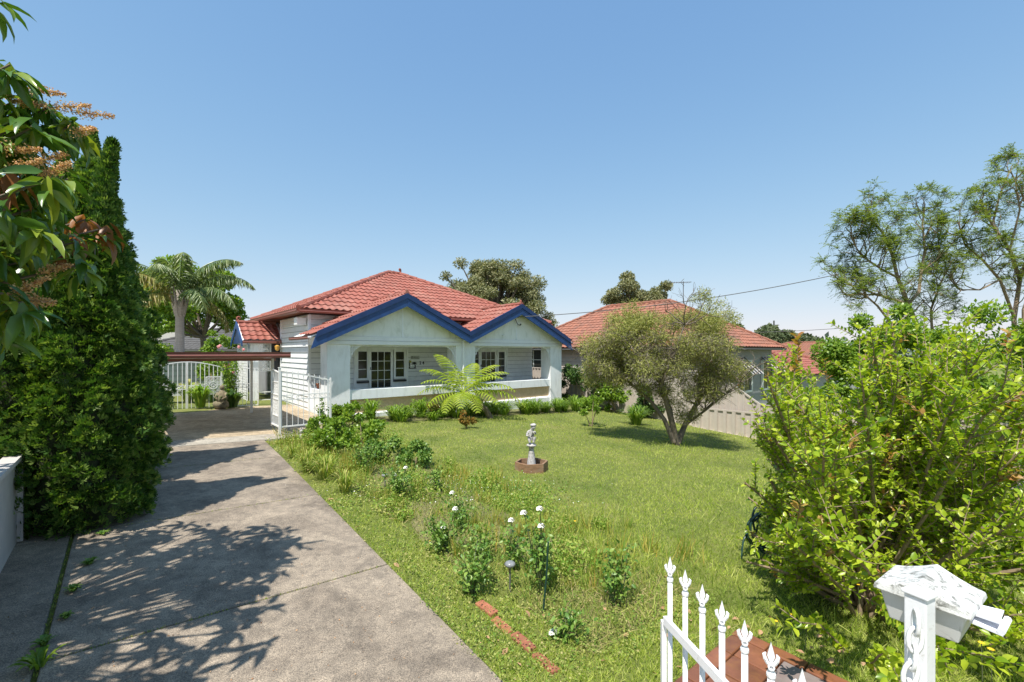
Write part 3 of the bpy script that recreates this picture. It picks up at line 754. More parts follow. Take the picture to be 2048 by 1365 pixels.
# ================================================================== GATES AND FENCES OF IRON
def iron_leaf(root, w_, z0, z_top, n, dz, panel=None, name='gate_leaf', spikes=False, ax=(1,0,0)):
    """frame, bars and optional ornament panel; z_top: function of x"""
    ax = np.array(ax, float); A = lambda x, z: ax*x+np.array((0,0,z))
    fr = MB(); fr.bar(A(0,z0), A(0,z_top(0)), .024); fr.bar(A(w_,z0), A(w_,z_top(w_)), .024); fr.bar(A(0,z0+.06), A(w_,z0+.06), .025, .03)
    for i in range(12): fr.bar(A(w_*i/12, z_top(w_*i/12)), A(w_*(i+1)/12, z_top(w_*(i+1)/12)), .025, .025)
    zm = z0+(z_top(0)-z0)*.52; fr.bar(A(0,zm), A(w_,zm), .02); fr.bar(A(0,zm+.1), A(w_,zm+.1), .02)
    f = fr.build('frame', m_steel, root)
    for i in range(1, n):
        x = w_*i/n; mb = MB(); mb.bar(A(x,z0+.06), A(x,z_top(x)+(.06 if spikes else 0)), .011); mb.build('bar', m_steel, root)
    sc_ = MB()
    for i in range(n//3+1):
        c = w_*(i+.5)/(n//3+1)
        sc_.ring(A(c-.05, zm+.05), .03, .012, ax, (0,0,1), .01, 8, 0, 5); sc_.ring(A(c+.05, zm+.05), .03, .012, ax, (0,0,1), .01, 8, 3, 8)
    sc_.build('scrollwork', m_steel, root)
    if panel:
        x0, x1, p0, p1 = panel; mb = MB(); lace_panel(mb, A(x0,p0), ax, x1-x0, p1-p0, .06)
        c = A((x0+x1)/2, (p0+p1)/2)
        for rr in (.05, .11): mb.ring(c, rr, .022, ax, (0,0,1), .02, 12)
        mb.build('lace_panel', m_steel, root)
gzl = lambda t, v: float(gz(*H(t, v)[:2]))
arch = lambda x: 1.55+.17*math.sin(math.pi*min(1, max(0, (x+.0)/1.72)))
gt = thing('driveway_gate', 'pair of arched white iron gates with lace panels at the back of the carport', 'gate', H(-3.66, 3.5, 0), ANG)
for k in range(2):
    x0 = k*.86
    class _: pass
    sub = MB()
    sub.bar((x0+.01,0,.30), (x0+.01,0,arch(x0)), .035).bar((x0+.85,0,.30), (x0+.85,0,arch(x0+.86)), .035).bar((x0,0,.33), (x0+.86,0,.33), .025)
    for i in range(10): sub.bar((x0+.086*i,0,arch(x0+.086*i)), (x0+.086*(i+1),0,arch(x0+.086*(i+1))), .025)
    sub.bar((x0,0,.93), (x0+.86,0,.93), .02).bar((x0,0,1.03), (x0+.86,0,1.03), .02)
    leaf = sub.build('gate_leaf', m_steel, gt)
    for i in range(1, 8):
        x = x0+.86*i/8; MB().bar((x,0,.33), (x,0,arch(x)), .016).build('bar', m_steel, leaf)
    px0 = x0+(.04 if k == 0 else .46); mb = MB(); lace_panel(mb, (px0,0,.75), (1,0,0), .36, .52, .055)
    for rr in (.05, .11): mb.ring((px0+.18,0,1.01), rr, .022, (1,0,0), (0,0,1), .02, 12)
    mb.build('lace_panel', m_steel, leaf)
    mb = MB(); c = x0+(.62 if k == 0 else .24)
    for q in (-.1, .1): mb.ring((c+q,0,.98), .035, .012, (1,0,0), (0,0,1), .01, 8)
    mb.tube([(c-.2,0,.98),(c-.1,0,1.01),(c,0,.95),(c+.1,0,1.01),(c+.2,0,.98)], .008, 5); mb.build('scrollwork', m_steel, leaf)
ff = thing('iron_fence', 'low white iron fence between the driveway gates and the side porch', 'fence', H(-1.92, 3.5, 0), ANG)
iron_leaf(ff, .95, .28, lambda x: 1.5, 9, 0)
# side gates beside the house
sg = thing('side_gate', 'open white iron side gate seen edge on, with lace insert, on a square post', 'gate', H(-1.65, -2.0, 0), ANG+R(90))
iron_leaf(sg, .72, .34, lambda x: 1.56+.10*x, 8, 0, panel=(.10, .56, .62, 1.35))
MB().box(-.022, .022, -.022, .022, .05, 1.66).box(-.028,.028,-.028,.028,1.66,1.68).build('gate_post', m_steel, sg)
sf = thing('side_gate', 'closed white iron side gate sloping down from its post to the house corner', 'gate', H(-1.62, -2.0, 0), ANG)
iron_leaf(sf, 1.02, .34, lambda x: 1.56-.20*(x/1.02)**1.5, 9, 0, spikes=True)
MB().box(1.02, 1.05, -.015, .015, .1, 1.42).build('gate_post', m_steel, sf)
pot = thing('garden_pot', 'small terracotta pot on the low verandah side wall', 'pot', H(.15, 1.15, .935))
MB().lathe([(.05,0),(.085,.13),(.095,.135),(.095,.16),(.08,.16),(.075,.13)], 12).build('pot_body', m_terra, pot, smooth=True)
MB().blob((0,0,.2), (.07,.07,.09), jit=.2).build('cactus', m_panel, pot)

# ================================================================== STEEL BOUNDARY FENCE
def steel_fence(root, v0, v1, t, ztop, zbot, thick=.03, rail=.05, pitch=.19, flip=1):
    """ribbed panels along v at t; ztop(v), zbot(v)"""
    n = int(round(abs(v1-v0)/2.35)) or 1
    for k in range(n):
        a, b = v0+(v1-v0)*k/n, v0+(v1-v0)*(k+1)/n; m = max(1, int(abs(b-a)/pitch)); P = []; F = []
        prof = []
        for i in range(m):
            x = a+(b-a)*i/m; st = (b-a)/m
            prof += [(x, 0), (x+st*.55, 0), (x+st*.62, -thick), (x+st*.93, -thick)]
        prof.append((b, 0))
        for x, d in prof: P += [(t+d, x, zbot(x)), (t+d, x, ztop(x))]
        F = [(2*i, 2*i+2, 2*i+3, 2*i+1) for i in range(len(prof)-1)]
        MB().add(P, F).build('panel', m_cbond, root)
        MB().bar((t-.01, a, ztop(a)+.01), (t-.01, b, ztop(b)+.01), rail, rail).build('top_rail', m_cbond, root)
        MB().bar((t-.01, a, zbot(a)+.02), (t-.01, b, zbot(b)+.02), rail, rail).build('bottom_rail', m_cbond, root)
        MB().box(t-.045, t+.02, a-.03, a+.03, zbot(a)-.2, ztop(a)+.03).build('post', m_cbond, root)
def zg(t): return lambda v: gzl(t, v)
bf = thing('steel_fence', 'tall pale beige ribbed steel fence stepping down along the right boundary', 'fence', P0, ANG)
def ftop(v): return 1.24 if v > -5.6 else (1.24-(-5.6-v)/1.3*.88 if v > -6.9 else .36)
steel_fence(bf, 8.0, -5.6, 10.95, ftop, zg(10.95))
steel_fence(bf, -5.6, -6.9, 10.95, ftop, zg(10.95))
steel_fence(bf, -6.9, -16.3, 10.95, ftop, zg(10.95))
lf = thing('low_steel_fence', 'low beige steel panels in front of the tall boundary fence, seen beside the bottlebrush tree', 'fence', P0, ANG)
steel_fence(lf, -4.85, -16.3, 10.72, lambda v: .09, lambda v: float(zg(10.8)(v))-.02, pitch=.26, thick=.075)
# left pale fence end
pf = thing('pale_fence', 'pale grey boundary fence with sloping cap left of the driveway', 'fence', P0, ANG)
for k in range(5):
    a = -6.3-.9*k
    MB().box(-4.96, -4.92, a-.896, a, .05, 1.0+.0).build('panel', m_pale, pf)
MB().box(-5.0, -4.88, -11.0, -6.28, 1.0, 1.04).build('capping', m_pale, pf)
MB().box(-4.98, -4.88, -6.32, -6.24, .05, 1.0).build('post', m_pale, pf)
MB().box(-4.88, -4.84, -11.0, -6.3, .03, .07).build('kerb_board', m_pale, pf)

# ================================================================== NEIGHBOURS
def hip_house(root, W, Lh, z_e, pitch, mat, wallmat, zb, tile=(.30,.30,.03,.03,.06), cap_r=.07, over=.45, join=True, faces=(0,1)):
    """origin at the near left corner of the eaves; x along the front, y along the side"""
    Zr = z_e+W/2*pitch; c = [(0,0),(W,0),(W,Lh),(0,Lh)]; E = (W/2,W/2,Zr); F2 = (W/2,Lh-W/2,Zr)
    q = lambda p, d=0: (p[0],p[1],z_e+d)
    rb = MB(); rb.add([q(c[0]),q(c[1]),E],[(0,1,2)]).add([q(c[3]),q(c[0]),E,F2],[(0,1,2,3)]).add([q(c[1]),q(c[2]),F2,E],[(0,1,2,3)]).add([q(c[2]),q(c[3]),F2],[(0,1,2)])
    rb.add([q(p) for p in c], [(0,1,2,3)])
    rf = rb.build('roof', mat, root); ls = math.hypot(W/2, Zr-z_e); pt, wv, am, li, st = tile
    off = .035
    roof_face(rf, q(c[0],off), (1,0,0), (0,W/2,Zr-z_e), [(0,0),(W,0),(W/2,ls)], pt, wv, am, li, mat, join=True, name='roof_tiles', step=st)
    roof_face(rf, q(c[3],off), (0,-1,0), (W/2,0,Zr-z_e), [(0,0),(Lh,0),(Lh-W/2,ls),(W/2,ls)], pt, wv, am, li, mat, join=True, name='roof_tiles', step=st)
    roof_face(rf, q(c[1],off), (0,1,0), (-W/2,0,Zr-z_e), [(0,0),(Lh,0),(Lh-W/2,ls),(W/2,ls)], pt, wv, am, li, mat, join=True, name='roof_tiles', step=st*2)
    cp = MB()
    for a, b in ((q(c[0]),E),(q(c[1]),E),(E,F2),(q(c[3]),F2),(q(c[2]),F2)):
        a = np.array(a); b = np.array(b); n = int(np.linalg.norm(b-a)/.42)
        for i in range(n): cp.tube([a+(b-a)*i/n+(0,0,.09), a+(b-a)*(i+1.08)/n+(0,0,.075)], [cap_r*1.15,cap_r], 7)
    cp.build('ridge_cap', mat, rf)
    wl = MB().box(over, W-over, over, Lh-over, zb, z_e-.01).build('wall', wallmat, root)
    return wl, rf
nb = thing('neighbour_house', 'neighbouring house with weathered terracotta tile hip roof behind the bottlebrush tree', 'house', (7.72,17.5,0), ANG)
wl, rf = hip_house(nb, 8, 11.95, 2.2, .6, m_terr, m_gwall, -3)
g = MB(); gutter(g, (0,0), (8,0), (0,-1), 2.21); g.build('gutter', m_cable, nb)
g = MB(); gutter(g, (0,11.9), (0,0), (-1,0), 2.21); g.build('gutter', m_cable, nb)
boards(wl, (.45, 11.4, -1.3), (0,-1,0), 10.9, 0, 3.4, (-1,0,0), pitch=.2, mat=m_pinkw)
def simple_window(parent, org, ax, out, w_, h, cols, rows):
    org = np.array(org, float); ax = np.array(ax, float); out = np.array(out, float); z = np.array((0,0,1.))
    f = MB(); s = .06
    for a, b in ((org, org+ax*w_), (org+z*h, org+ax*w_+z*h), (org, org+z*h), (org+ax*w_, org+ax*w_+z*h)): f.bar(a+out*.04, b+out*.04, s*1.6)
    for i in range(1, cols): f.bar(org+ax*w_*i/cols+out*.04, org+ax*w_*i/cols+z*h+out*.04, s*.5)
    for j in range(1, rows): f.bar(org+z*h*j/rows+out*.04, org+ax*w_+z*h*j/rows+out*.04, s*.5)
    o = f.build('window', m_white, parent)
    for i in range(cols):
        for j in range(rows):
            a = org+ax*w_*i/cols+z*h*j/rows+out*.025
            MB().prism([a, a+ax*w_/cols, a+ax*w_/cols+z*h/rows, a+z*h/rows], out*.004).build('pane', m_glass, o)
    return o
wn_ = simple_window(wl, (.42, 11.15, .95), (0,-1,0), (-1,0,0), 1.5, 1.25, 2, 2)
aw = MB(); n = 14
for i in range(n): aw.prism([(.42,11.3-1.8*i/n,.78),(.42,11.3-1.8*(i+.7)/n,.78),(.30,11.3-1.8*(i+.7)/n,.60),(.30,11.3-1.8*i/n,.60)],(0,0,.01))
aw.build('window_hood', m_pinkw, wl)
simple_window(wl, (3.3, .43, .2), (1,0,0), (0,-1,0), 1.6, 1.4, 2, 1)
simple_window(wl, (6.2, .43, .2), (1,0,0), (0,-1,0), 1.3, 1.4, 2, 1)
for x0 in (3.0, 6.1):
    for i in range(8):
        x = x0+i*.18
        MB().prism([(x,.40,1.75),(x+.12,.40,1.75),(x+.12,-.35,1.05),(x,-.35,1.05)], (0,.01,.015)).build('awning_strip', m_pale if i % 2 else m_black, wl)
ant = thing('tv_antenna', 'thin television antenna on a mast above the neighbouring terracotta roof', 'antenna', (9.3,24.4,4.4))
MB().tube([(0,0,-.4),(0,0,1.45)], .02, 6).build('mast', m_cable, ant)
mb = MB(); mb.tube([(-.75,0,1.38),(.45,0,1.42)], .014, 5)
for i in range(9): mb.tube([(-.7+.13*i,-.28+.012*i,1.38),(-.7+.13*i,.28-.012*i,1.38)], .008, 4)
mb.tube([(-.15,0,1.4),(.05,0,1.6)], .012, 4).tube([(-.15,0,1.4),(.05,0,1.2)], .012, 4); mb.build('aerial', m_cable, ant)
# dark grey tiled house on the left, white gabled one behind
nl = thing('grey_roof_house', 'house with low dark grey tile roof left of the side porch', 'house', (-25.5, 29.5, 0), R(-4))
hip_house(nl, 18, 20, 2.15, .40, m_grey, m_gwall, -3, tile=(.36,.36,.03,.03,.09), cap_r=.09)
MB().box(0, 18, -.1, 0, 2.08, 2.2).build('gutter', m_cable, nl)
nw = thing('white_gable_house', 'distant white house with a pale gable roof and one window behind the palm', 'house', (-36.5, 46, 0), R(8))
MB().box(0, 7.5, 0, 8, -3, 3.2).build('wall', m_white, nw)
MB().prism([(-.4,-.3,3.1),(7.9,-.3,3.1),(3.75,-.3,5.3)], (0,8.6,0)).build('roof', m_pale, nw)
simple_window(nw, (1.1, -.03, 1.9), (1,0,0), (0,-1,0), 2.6, 1.2, 2, 1)
# roofs down in the valley on the right
for i, (x, y, W, Lh, ze, lab) in enumerate([(16.5,25,9,13,.7,'red tiled roof just right of the terracotta house, lower down the slope'),(27,42,11,15,-.2,'pale red tiled roof farthest down the slope behind the green bushes'),(40,52,12,16,.8,'brick red roof of a farther house above the green bushes')]):
    hh = thing('distant_house', lab, 'house', (x,y,0), ANG+[0,.2,-.1][i])
    hip_house(hh, W, Lh, ze, .42, m_red if i != 2 else m_terr, m_gwall, -7, tile=(.33,.33,.03,.03,.11), cap_r=.09)
sh = thing('garden_shed', 'long grey-green boarded shed wall behind the driveway gates', 'shed', H(-9.5, 8.6, 0), ANG)
MB().box(0, 8.6, .03, 3, .2, 1.80).build('wall', m_shed, sh)
boards(sh, (0,.03,.3), (1,0,0), 8.6, 0, 1.55, (0,-1,0), pitch=.2, mat=m_shed)
MB().prism([(-.2,-.25,1.90),(-.2,3.2,1.80),(-.2,3.2,1.84),(-.2,-.25,1.94)], (9,0,0)).build('roof', m_pale, sh)

# overhead cables: from the gable bracket up to the right, two thin ones far off
def cable(name, lab, a, b, sag, r, m=m_cable):
    a = np.array(a, float); b = np.array(b, float); pts = [a+(b-a)*i/24-np.array((0,0,sag*4*(i/24)*(1-i/24))) for i in range(25)]
    o = MB().tube(pts, r, 5).build(name, m, smooth=True); return tag(o, lab, 'cable')
br = H(6.80, -.12, 3.3)
cable('power_cable', 'black overhead cable running from the right gable up to the right past the antenna', br, (17.5, 16.3, 6.3), .55, .014)
cable('telephone_wire', 'thin distant wire just above the valley roofs on the right', (30,60,4.6), (75,66,8.8), .8, .035)
cable('telephone_wire', 'lowest distant wire crossing in front of the far hill on the right', (28,62,3.0), (75,64,5.4), 1.0, .03)
tag(MB().tube([(-34,40,9.6),(-29.5,40,8.6)], .025, 5).build('service_wire', m_cable), 'short stretch of wire above the palm beside the cypress tip', 'cable')

# ================================================================== PLANTS
def tubes_np(lines, n=5):
    mb = MB()
    for pts, rad in lines: mb.tube(pts, rad, n, cap=False)
    return mb
def grow(p, d, L, r, lvl, lines, tips, spread=.6, up=.15, kids=(2,3), segs=4, wander=.18, shrink=.68, rs=.62, rg=rnd, keep=None):
    p = np.array(p, float); d = np.array(d, float)/np.linalg.norm(d); pts = [p]; rad = [r]
    for i in range(segs):
        d = d+np.array([rg.gauss(0,wander) for _ in range(3)])+np.array((0,0,up)); d /= np.linalg.norm(d)
        p = p+d*L/segs; pts.append(p); rad.append(r*(1-(1-rs)*(i+1)/segs))
        if lvl > 0 and i >= segs//2 and i < segs-1 and rg.random() < .55:
            e = d+np.array([rg.gauss(0,spread) for _ in range(3)]); grow(p, e, L*shrink*rg.uniform(.7,1.05), rad[-1]*.6, lvl-1, lines, tips, spread, up, kids, segs, wander, shrink, rs, rg)
    lines.append((pts, rad))
    if lvl == 0: tips.append((p, d, pts)); return
    for _ in range(rg.randint(*kids)):
        e = d+np.array([rg.gauss(0,spread) for _ in range(3)]); grow(p, e, L*shrink*rg.uniform(.75,1.1), rad[-1]*.8, lvl-1, lines, tips, spread, up, kids, segs, wander, shrink, rs, rg)

# ---- cypresses
def cypress(root_lab, c, r, h, n, seed, tops=((0,0,1.0),)):
    global rng
    rg = np.random.default_rng(seed)
    c = np.array((c[0], c[1], float(gz(c[0], c[1]))))
    t = thing('cypress_tree', root_lab, 'tree', tuple(c), 0, 'cypress row along the left boundary')
    MB().tube([(0,0,-.05),(0,0,h*.4),(0,0,h*.8)], [.09,.06,.02], 8).build('trunk', m_bark, t)
    def prof(z):  # z in 0..1
        z = np.asarray(z, float); return r*np.where(z < .3, .82+.18*np.sin(np.clip(z/.3,0,1)*np.pi/2), np.clip(1-(np.clip(z-.3,0,1)/.72)**1.12, .02, 1))
    lum = rg.uniform(0, 6.28, 6)
    def bulge(a, z): return 1+.09*np.sin(5*a+9*z+lum[0])+.07*np.sin(9*a-14*z+lum[1])+.05*np.sin(3*a+23*z+lum[2])
    # opaque inner twig core, coloured dark as the shade between the sprays
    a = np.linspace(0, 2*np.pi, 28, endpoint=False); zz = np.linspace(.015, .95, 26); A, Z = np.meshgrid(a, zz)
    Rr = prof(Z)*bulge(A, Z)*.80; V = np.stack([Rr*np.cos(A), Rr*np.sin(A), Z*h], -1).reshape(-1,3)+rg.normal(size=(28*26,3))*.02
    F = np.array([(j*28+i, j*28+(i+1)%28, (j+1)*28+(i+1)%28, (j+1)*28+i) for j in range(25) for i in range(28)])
    np_obj('dark_core', V, F, m_inner, t)
    parts = []
    def shell(m, k0, k1, s0, s1):
        a = rg.uniform(0, 2*np.pi, m); z = rg.uniform(0.0, 1, m)**.85*.99; q = rg.uniform(k0, k1, m)
        rr = prof(z)*bulge(a, z)*q; P = np.stack([rr*np.cos(a), rr*np.sin(a), z*h+rg.normal(size=m)*.03], -1)
        D = nrm(np.stack([np.cos(a)*.6, np.sin(a)*.6, np.full(m, .75)], -1)+rg.normal(size=(m,3))*.38)
        N = nrm(np.stack([np.cos(a), np.sin(a), np.full(m,.3)], -1)+rg.normal(size=(m,3))*.5)
        S = rg.uniform(s0, s1, m); return cloud(SPRAY[0], SPRAY[1], P, frames(D, N), S)
    K = 1000; ca = rg.uniform(0, 2*np.pi, K); cz = rg.uniform(.005, 1, K)**.85*.985; cq = rg.uniform(.82, 1.08, K)
    idx = rg.integers(0, K, n); rad = .105*rg.uniform(.5, 1.0, n)
    rr = prof(cz)*bulge(ca, cz)*cq; C0 = np.stack([rr*np.cos(ca), rr*np.sin(ca), cz*h], -1)
    outd = nrm(np.stack([np.cos(ca)*.7, np.sin(ca)*.7, np.full(K, .7)], -1)+rg.normal(size=(K,3))*.25)
    dd = nrm(rg.normal(size=(n,3))+outd[idx]*1.3); P = C0[idx]+dd*rad[:,None]
    D = nrm(dd*.5+outd[idx]+rg.normal(size=(n,3))*.3); N = nrm(np.stack([np.cos(ca[idx]), np.sin(ca[idx]), np.full(n,.2)], -1)+rg.normal(size=(n,3))*.6)
    parts.append(cloud(SPRAY[0], SPRAY[1], P, frames(D, N), rg.uniform(.035, .075, n))); parts.append(shell(n//5, .84, .95, .05, .09))
    for (x, y, zt, rt) in tops:   # separate pointed leaders
        m = 3000; z = rg.uniform(0, 1, m); a = rg.uniform(0, 6.28, m); rr = rt*(1-z)**.8*rg.uniform(.5, 1.05, m)+.01
        P = np.stack([x*(.3+.7*z)+rr*np.cos(a), y+rr*np.sin(a), (zt-1.3+z*1.3)], -1)
        D = nrm(np.stack([np.cos(a)*.4, np.sin(a)*.4, np.full(m,.9)], -1)+rg.normal(size=(m,3))*.3)
        parts.append(cloud(SPRAY[0], SPRAY[1], P, frames(D, nrm(rg.normal(size=(m,3))+np.stack([np.cos(a),np.sin(a),0*a],-1))), rg.uniform(.04,.08,m)))
    V, F = merge(parts); np_obj('foliage', V, F, L_cyp, t, kind='stuff'); return t
m_inner = MAT('twig_core_gap_shade', (.03,.04,.015), .95, .4, 12, .8, 40)
cypress('nearest wide dark green cypress beside the pale fence, casting shade on the drive', (-4.50,4.75), .55, 3.65, 40000, 1, tops=((.33,-.05,4.0,.15),(-.15,-.1,3.8,.2)))
cypress('darker cypress standing just behind the nearest one, touching the carport', (-5.78,6.2), .74, 4.4, 34000, 2, tops=((-.1,.1,4.85,.15),(.3,-.1,4.45,.18)))
cypress('broad cypress at the left frame edge behind the mango leaves and the pale fence', (-5.2,4.5), .66, 3.5, 22000, 4, tops=((0,0,3.4,.2),))
cypress('farthest cypress of the row, hidden behind the other two beside the carport', (-7.2,7.6), .75, 3.7, 7000, 3, tops=((0,0,3.8,.2),))

# ---- mango tree (trunk outside the frame on the left)
mg = thing('mango_tree', 'mango tree with drooping glossy leaves and tan flower heads at the upper left', 'tree', (-4.0,1.7,float(gz(-4.0,1.7))))
mp = np.array(mg.location)
MB().tube([(0,0,-.1),(.05,0,.9),(0,.05,1.5)], [.13,.11,.09], 10).build('trunk', m_bark, mg)
def mango_ok(x, y, z):
    q = z*.51; sx, sy = x+q*.4, y+q*.917
    if sx > -1.45-.37*(sy-2.6): return False
    if y > .3:
        px = 1024+899*x/y; py = 705-(z-2)*899/y
        if px > 215 or (px > 185 and py < 235) or (px > 60 and py > 600) or py > 690: return False
        if 60 < px and 270 < py < 330 and px > 175: return False
        if px > -170 and py < 175: return False
        if px > -100 and y < 2.1: return False
        if px > 60 and 540 < py: return False
        if px > 150 and 240 < py < 430: return False
    return True
whorls = []
for _ in range(40000):
    if len(whorls) >= 300: break
    d = rng.normal(size=3); d /= np.linalg.norm(d); q = rng.uniform(.35, 1)**.4
    p = np.array((-3.65+1.5*d[0]*q, 1.85+1.75*d[1]*q, 2.75+1.15*d[2]*q))
    if mango_ok(*p): whorls.append(p)
extra = [at(215,455,3.35), at(170,440,3.3), at(150,470,3.2), at(100,215,2.9), at(60,190,2.8), at(150,250,2.9), at(80,330,2.7), at(30,280,2.6), at(190,470,3.3), at(90,400,2.9), at(40,450,2.6), at(20,560,2.7), at(60,520,2.8), at(20,130,2.6), at(0,620,2.6), at(110,480,3.0), at(10,360,2.5),at(60,420,2.6), at(0,500,2.5), at(30,240,2.7), at(-5,200,2.6), at(100,350,2.9), at(0,430,2.6), at(40,380,2.8), at(30,600,2.6), at(-10,560,2.5), at(120,250,2.9), at(70,260,2.8)]
whorls = [np.array(p) for p in extra+[at(-14,4,2.8), at(-6,125,2.6)]]+whorls
br_ = MB()
for p in whorls:
    st = np.array((0,.05,1.4)); e = p-mp; mid = (st+e)/2+np.array((rnd.uniform(-.1,.1), rnd.uniform(-.1,.1), .12))
    br_.tube([st, mid, e], [.020,.013,.006], 5, cap=False)
br_.build('branches', m_bark, mg)
leafs = []
for wi, p in enumerate(whorls):
    brown = wi in (0, 1, 2, 11, 15, 16)
    k = 12
    for i in range(k):
        a = 2*math.pi*i/k+rnd.uniform(-.3,.3); el = rnd.uniform(-1.4, -.05) if not brown else rnd.uniform(-1.45,-.5)
        D = np.array((math.cos(a)*math.cos(el), math.sin(a)*math.cos(el), math.sin(el))); N = np.array((0,0,1.))+D*.3+rng.normal(size=3)*.25
        leafs.append((p-mp+D*.02+np.array((0,0,rnd.uniform(-.06,.06))), D, N, rnd.uniform(.14,.21)*(1.05 if brown else 1), brown))
def vis_size(p, s):
    w_ = p
    if w_[1] < .4: return 0
    px = 1024+899*w_[0]/w_[1]
    return s/w_[1] if px > -20 else 0
Tm = LONG[0]*np.array((.30,1,1)); 
order = sorted(range(len(leafs)), key=lambda i: -vis_size(leafs[i][0]+mp, leafs[i][3]))
top_ = set(order[:300])
me_g = np_mesh('leaf', Tm, LONG[1], L_mangoo, smooth=False); me_b = np_mesh('leaf', Tm, LONG[1], L_mangob)
def mat_from(P, FR, S):
    M = Matrix(((FR[0][0]*S, FR[1][0]*S, FR[2][0]*S, P[0]), (FR[0][1]*S, FR[1][1]*S, FR[2][1]*S, P[1]), (FR[0][2]*S, FR[1][2]*S, FR[2][2]*S, P[2]), (0,0,0,1))); return M
rest = []
for i, (p, D, N, s, b) in enumerate(leafs):
    fr = frames(D[None], N[None])[0]
    if i in top_ or b: inst('leaf', me_b if b else me_g, mg, mat_from(p, fr, s))
    else: rest.append((p, fr, s))
V, F = cloud(Tm, LONG[1], np.array([r[0] for r in rest]), np.array([r[1] for r in rest]), np.array([r[2] for r in rest]))
np_obj('foliage', V, F, L_mango, mg, kind='stuff')
pans = [at(50,175,2.75), at(105,215,2.8), at(150,225,2.85), at(20,200,2.7), at(65,325,2.6), at(85,350,2.6), at(150,265,2.85), at(10,300,2.5), at(85,545,2.7), at(20,590,2.4), at(50,600,2.5), at(25,340,2.5)]
for k, p in enumerate(pans):
    p = np.array(p)-mp; ax = nrm(np.array((rnd.uniform(.3,.9), rnd.uniform(-.2,.3), rnd.uniform(-.15,.25)))[None])[0]
    m = 420; tt = rng.uniform(0, 1, m); rr = .055*(1-tt*.8)+.006
    off = rdir(m)*(rr*rng.uniform(.1,.9,m))[:,None]; P = p+ax*(tt*.19)[:,None]+off
    V, F = cloud(DIAM[0]*np.array((.9,1,1)), DIAM[1], P, frames(rdir(m), rdir(m)), rng.uniform(.007,.014,m))
    o_ = np_obj('flower_head', V, F, L_pan, mg)
    MB().tube([p-ax*.02, p+ax*.19], .003, 5).build('flower_stalk', m_twig, o_)

# ---- generic bushes and trees
def leaf_clumps(centres, radii, n, tmpl, size, aspect=.5, up=.5, flat=.75, fill=.35):
    centres = np.array(centres); radii = np.array(radii); w_ = radii**2; w_ = w_/w_.sum()
    idx = rng.choice(len(centres), n, p=w_); d = rdir(n); q = 1-fill*rng.random(n)**1.5
    P = centres[idx]+d*(radii[idx]*q)[:,None]*np.array((1,1,flat))
    D = nrm(d*.6+rdir(n)*.9+np.array((0,0,up*.3))); N = nrm(d+np.array((0,0,up))+rdir(n)*.5)
    S = rng.uniform(size*.65, size*1.3, n); return cloud(tmpl[0]*np.array((aspect,1,1)), tmpl[1], P, frames(D, N), S)
def bush(name, lab, cat, loc, rx, ry, rz, nclump, n, mat, size, tmpl=DIAM, aspect=.6, clump=.3, group=None, stems=5, zc=None):
    loc = tuple(loc); t = thing(name, lab, cat, loc, 0, group); C_ = []; Rr = []
    zc = rz if zc is None else zc
    for _ in range(nclump):
        d = rng.normal(size=3); d /= np.linalg.norm(d); q = rng.uniform(.3, 1)**.5
        C_.append((rx*d[0]*q, ry*d[1]*q, zc+rz*d[2]*q)); Rr.append(clump*min(rx,rz*1.3)*rng.uniform(.4,1.3))
    V, F = leaf_clumps(C_, Rr, n, tmpl, size, aspect, fill=.95); o = np_obj('foliage', V, F, mat, t, kind='stuff')
    mb = MB()
    for i in range(stems):
        c = C_[rnd.randrange(len(C_))]; mb.tube([(rnd.uniform(-.05,.05)*rx,rnd.uniform(-.05,.05)*ry,-.1), (c[0]*.5,c[1]*.5,c[2]*.55), c], [.022*rz+.008,.014*rz+.006,.006], 5)
    mb.build('stems', m_twig, t); return t
def tree_c(name, lab, loc, trunk_r, h, clumps, mat, n, size, aspect=.5, bark=None, group=None, up=.5, tmpl=DIAM, fill=.35, flat=.75):
    """clumps: list of (x, y, z, r) relative to the foot"""
    t = thing(name, lab, 'tree', tuple(loc), 0, group)
    V, F = leaf_clumps([c[:3] for c in clumps], [c[3] for c in clumps], n, tmpl, size, aspect, up, flat, fill); np_obj('crown', V, F, mat, t, kind='stuff')
    mb = MB(); k = np.array((0,0,h*.45)); mb.tube([(0,0,-.5),(.02*h,0,h*.2),k], [trunk_r,trunk_r*.8,trunk_r*.65], 9)
    for c in clumps:
        c = np.array(c[:3]); mid = (k+c)/2+np.array((0,0,-.03*h)); mb.tube([k, mid, c], [trunk_r*.45,trunk_r*.25,trunk_r*.08], 5, cap=False)
    mb.build('trunk', bark or m_bark, t); return t
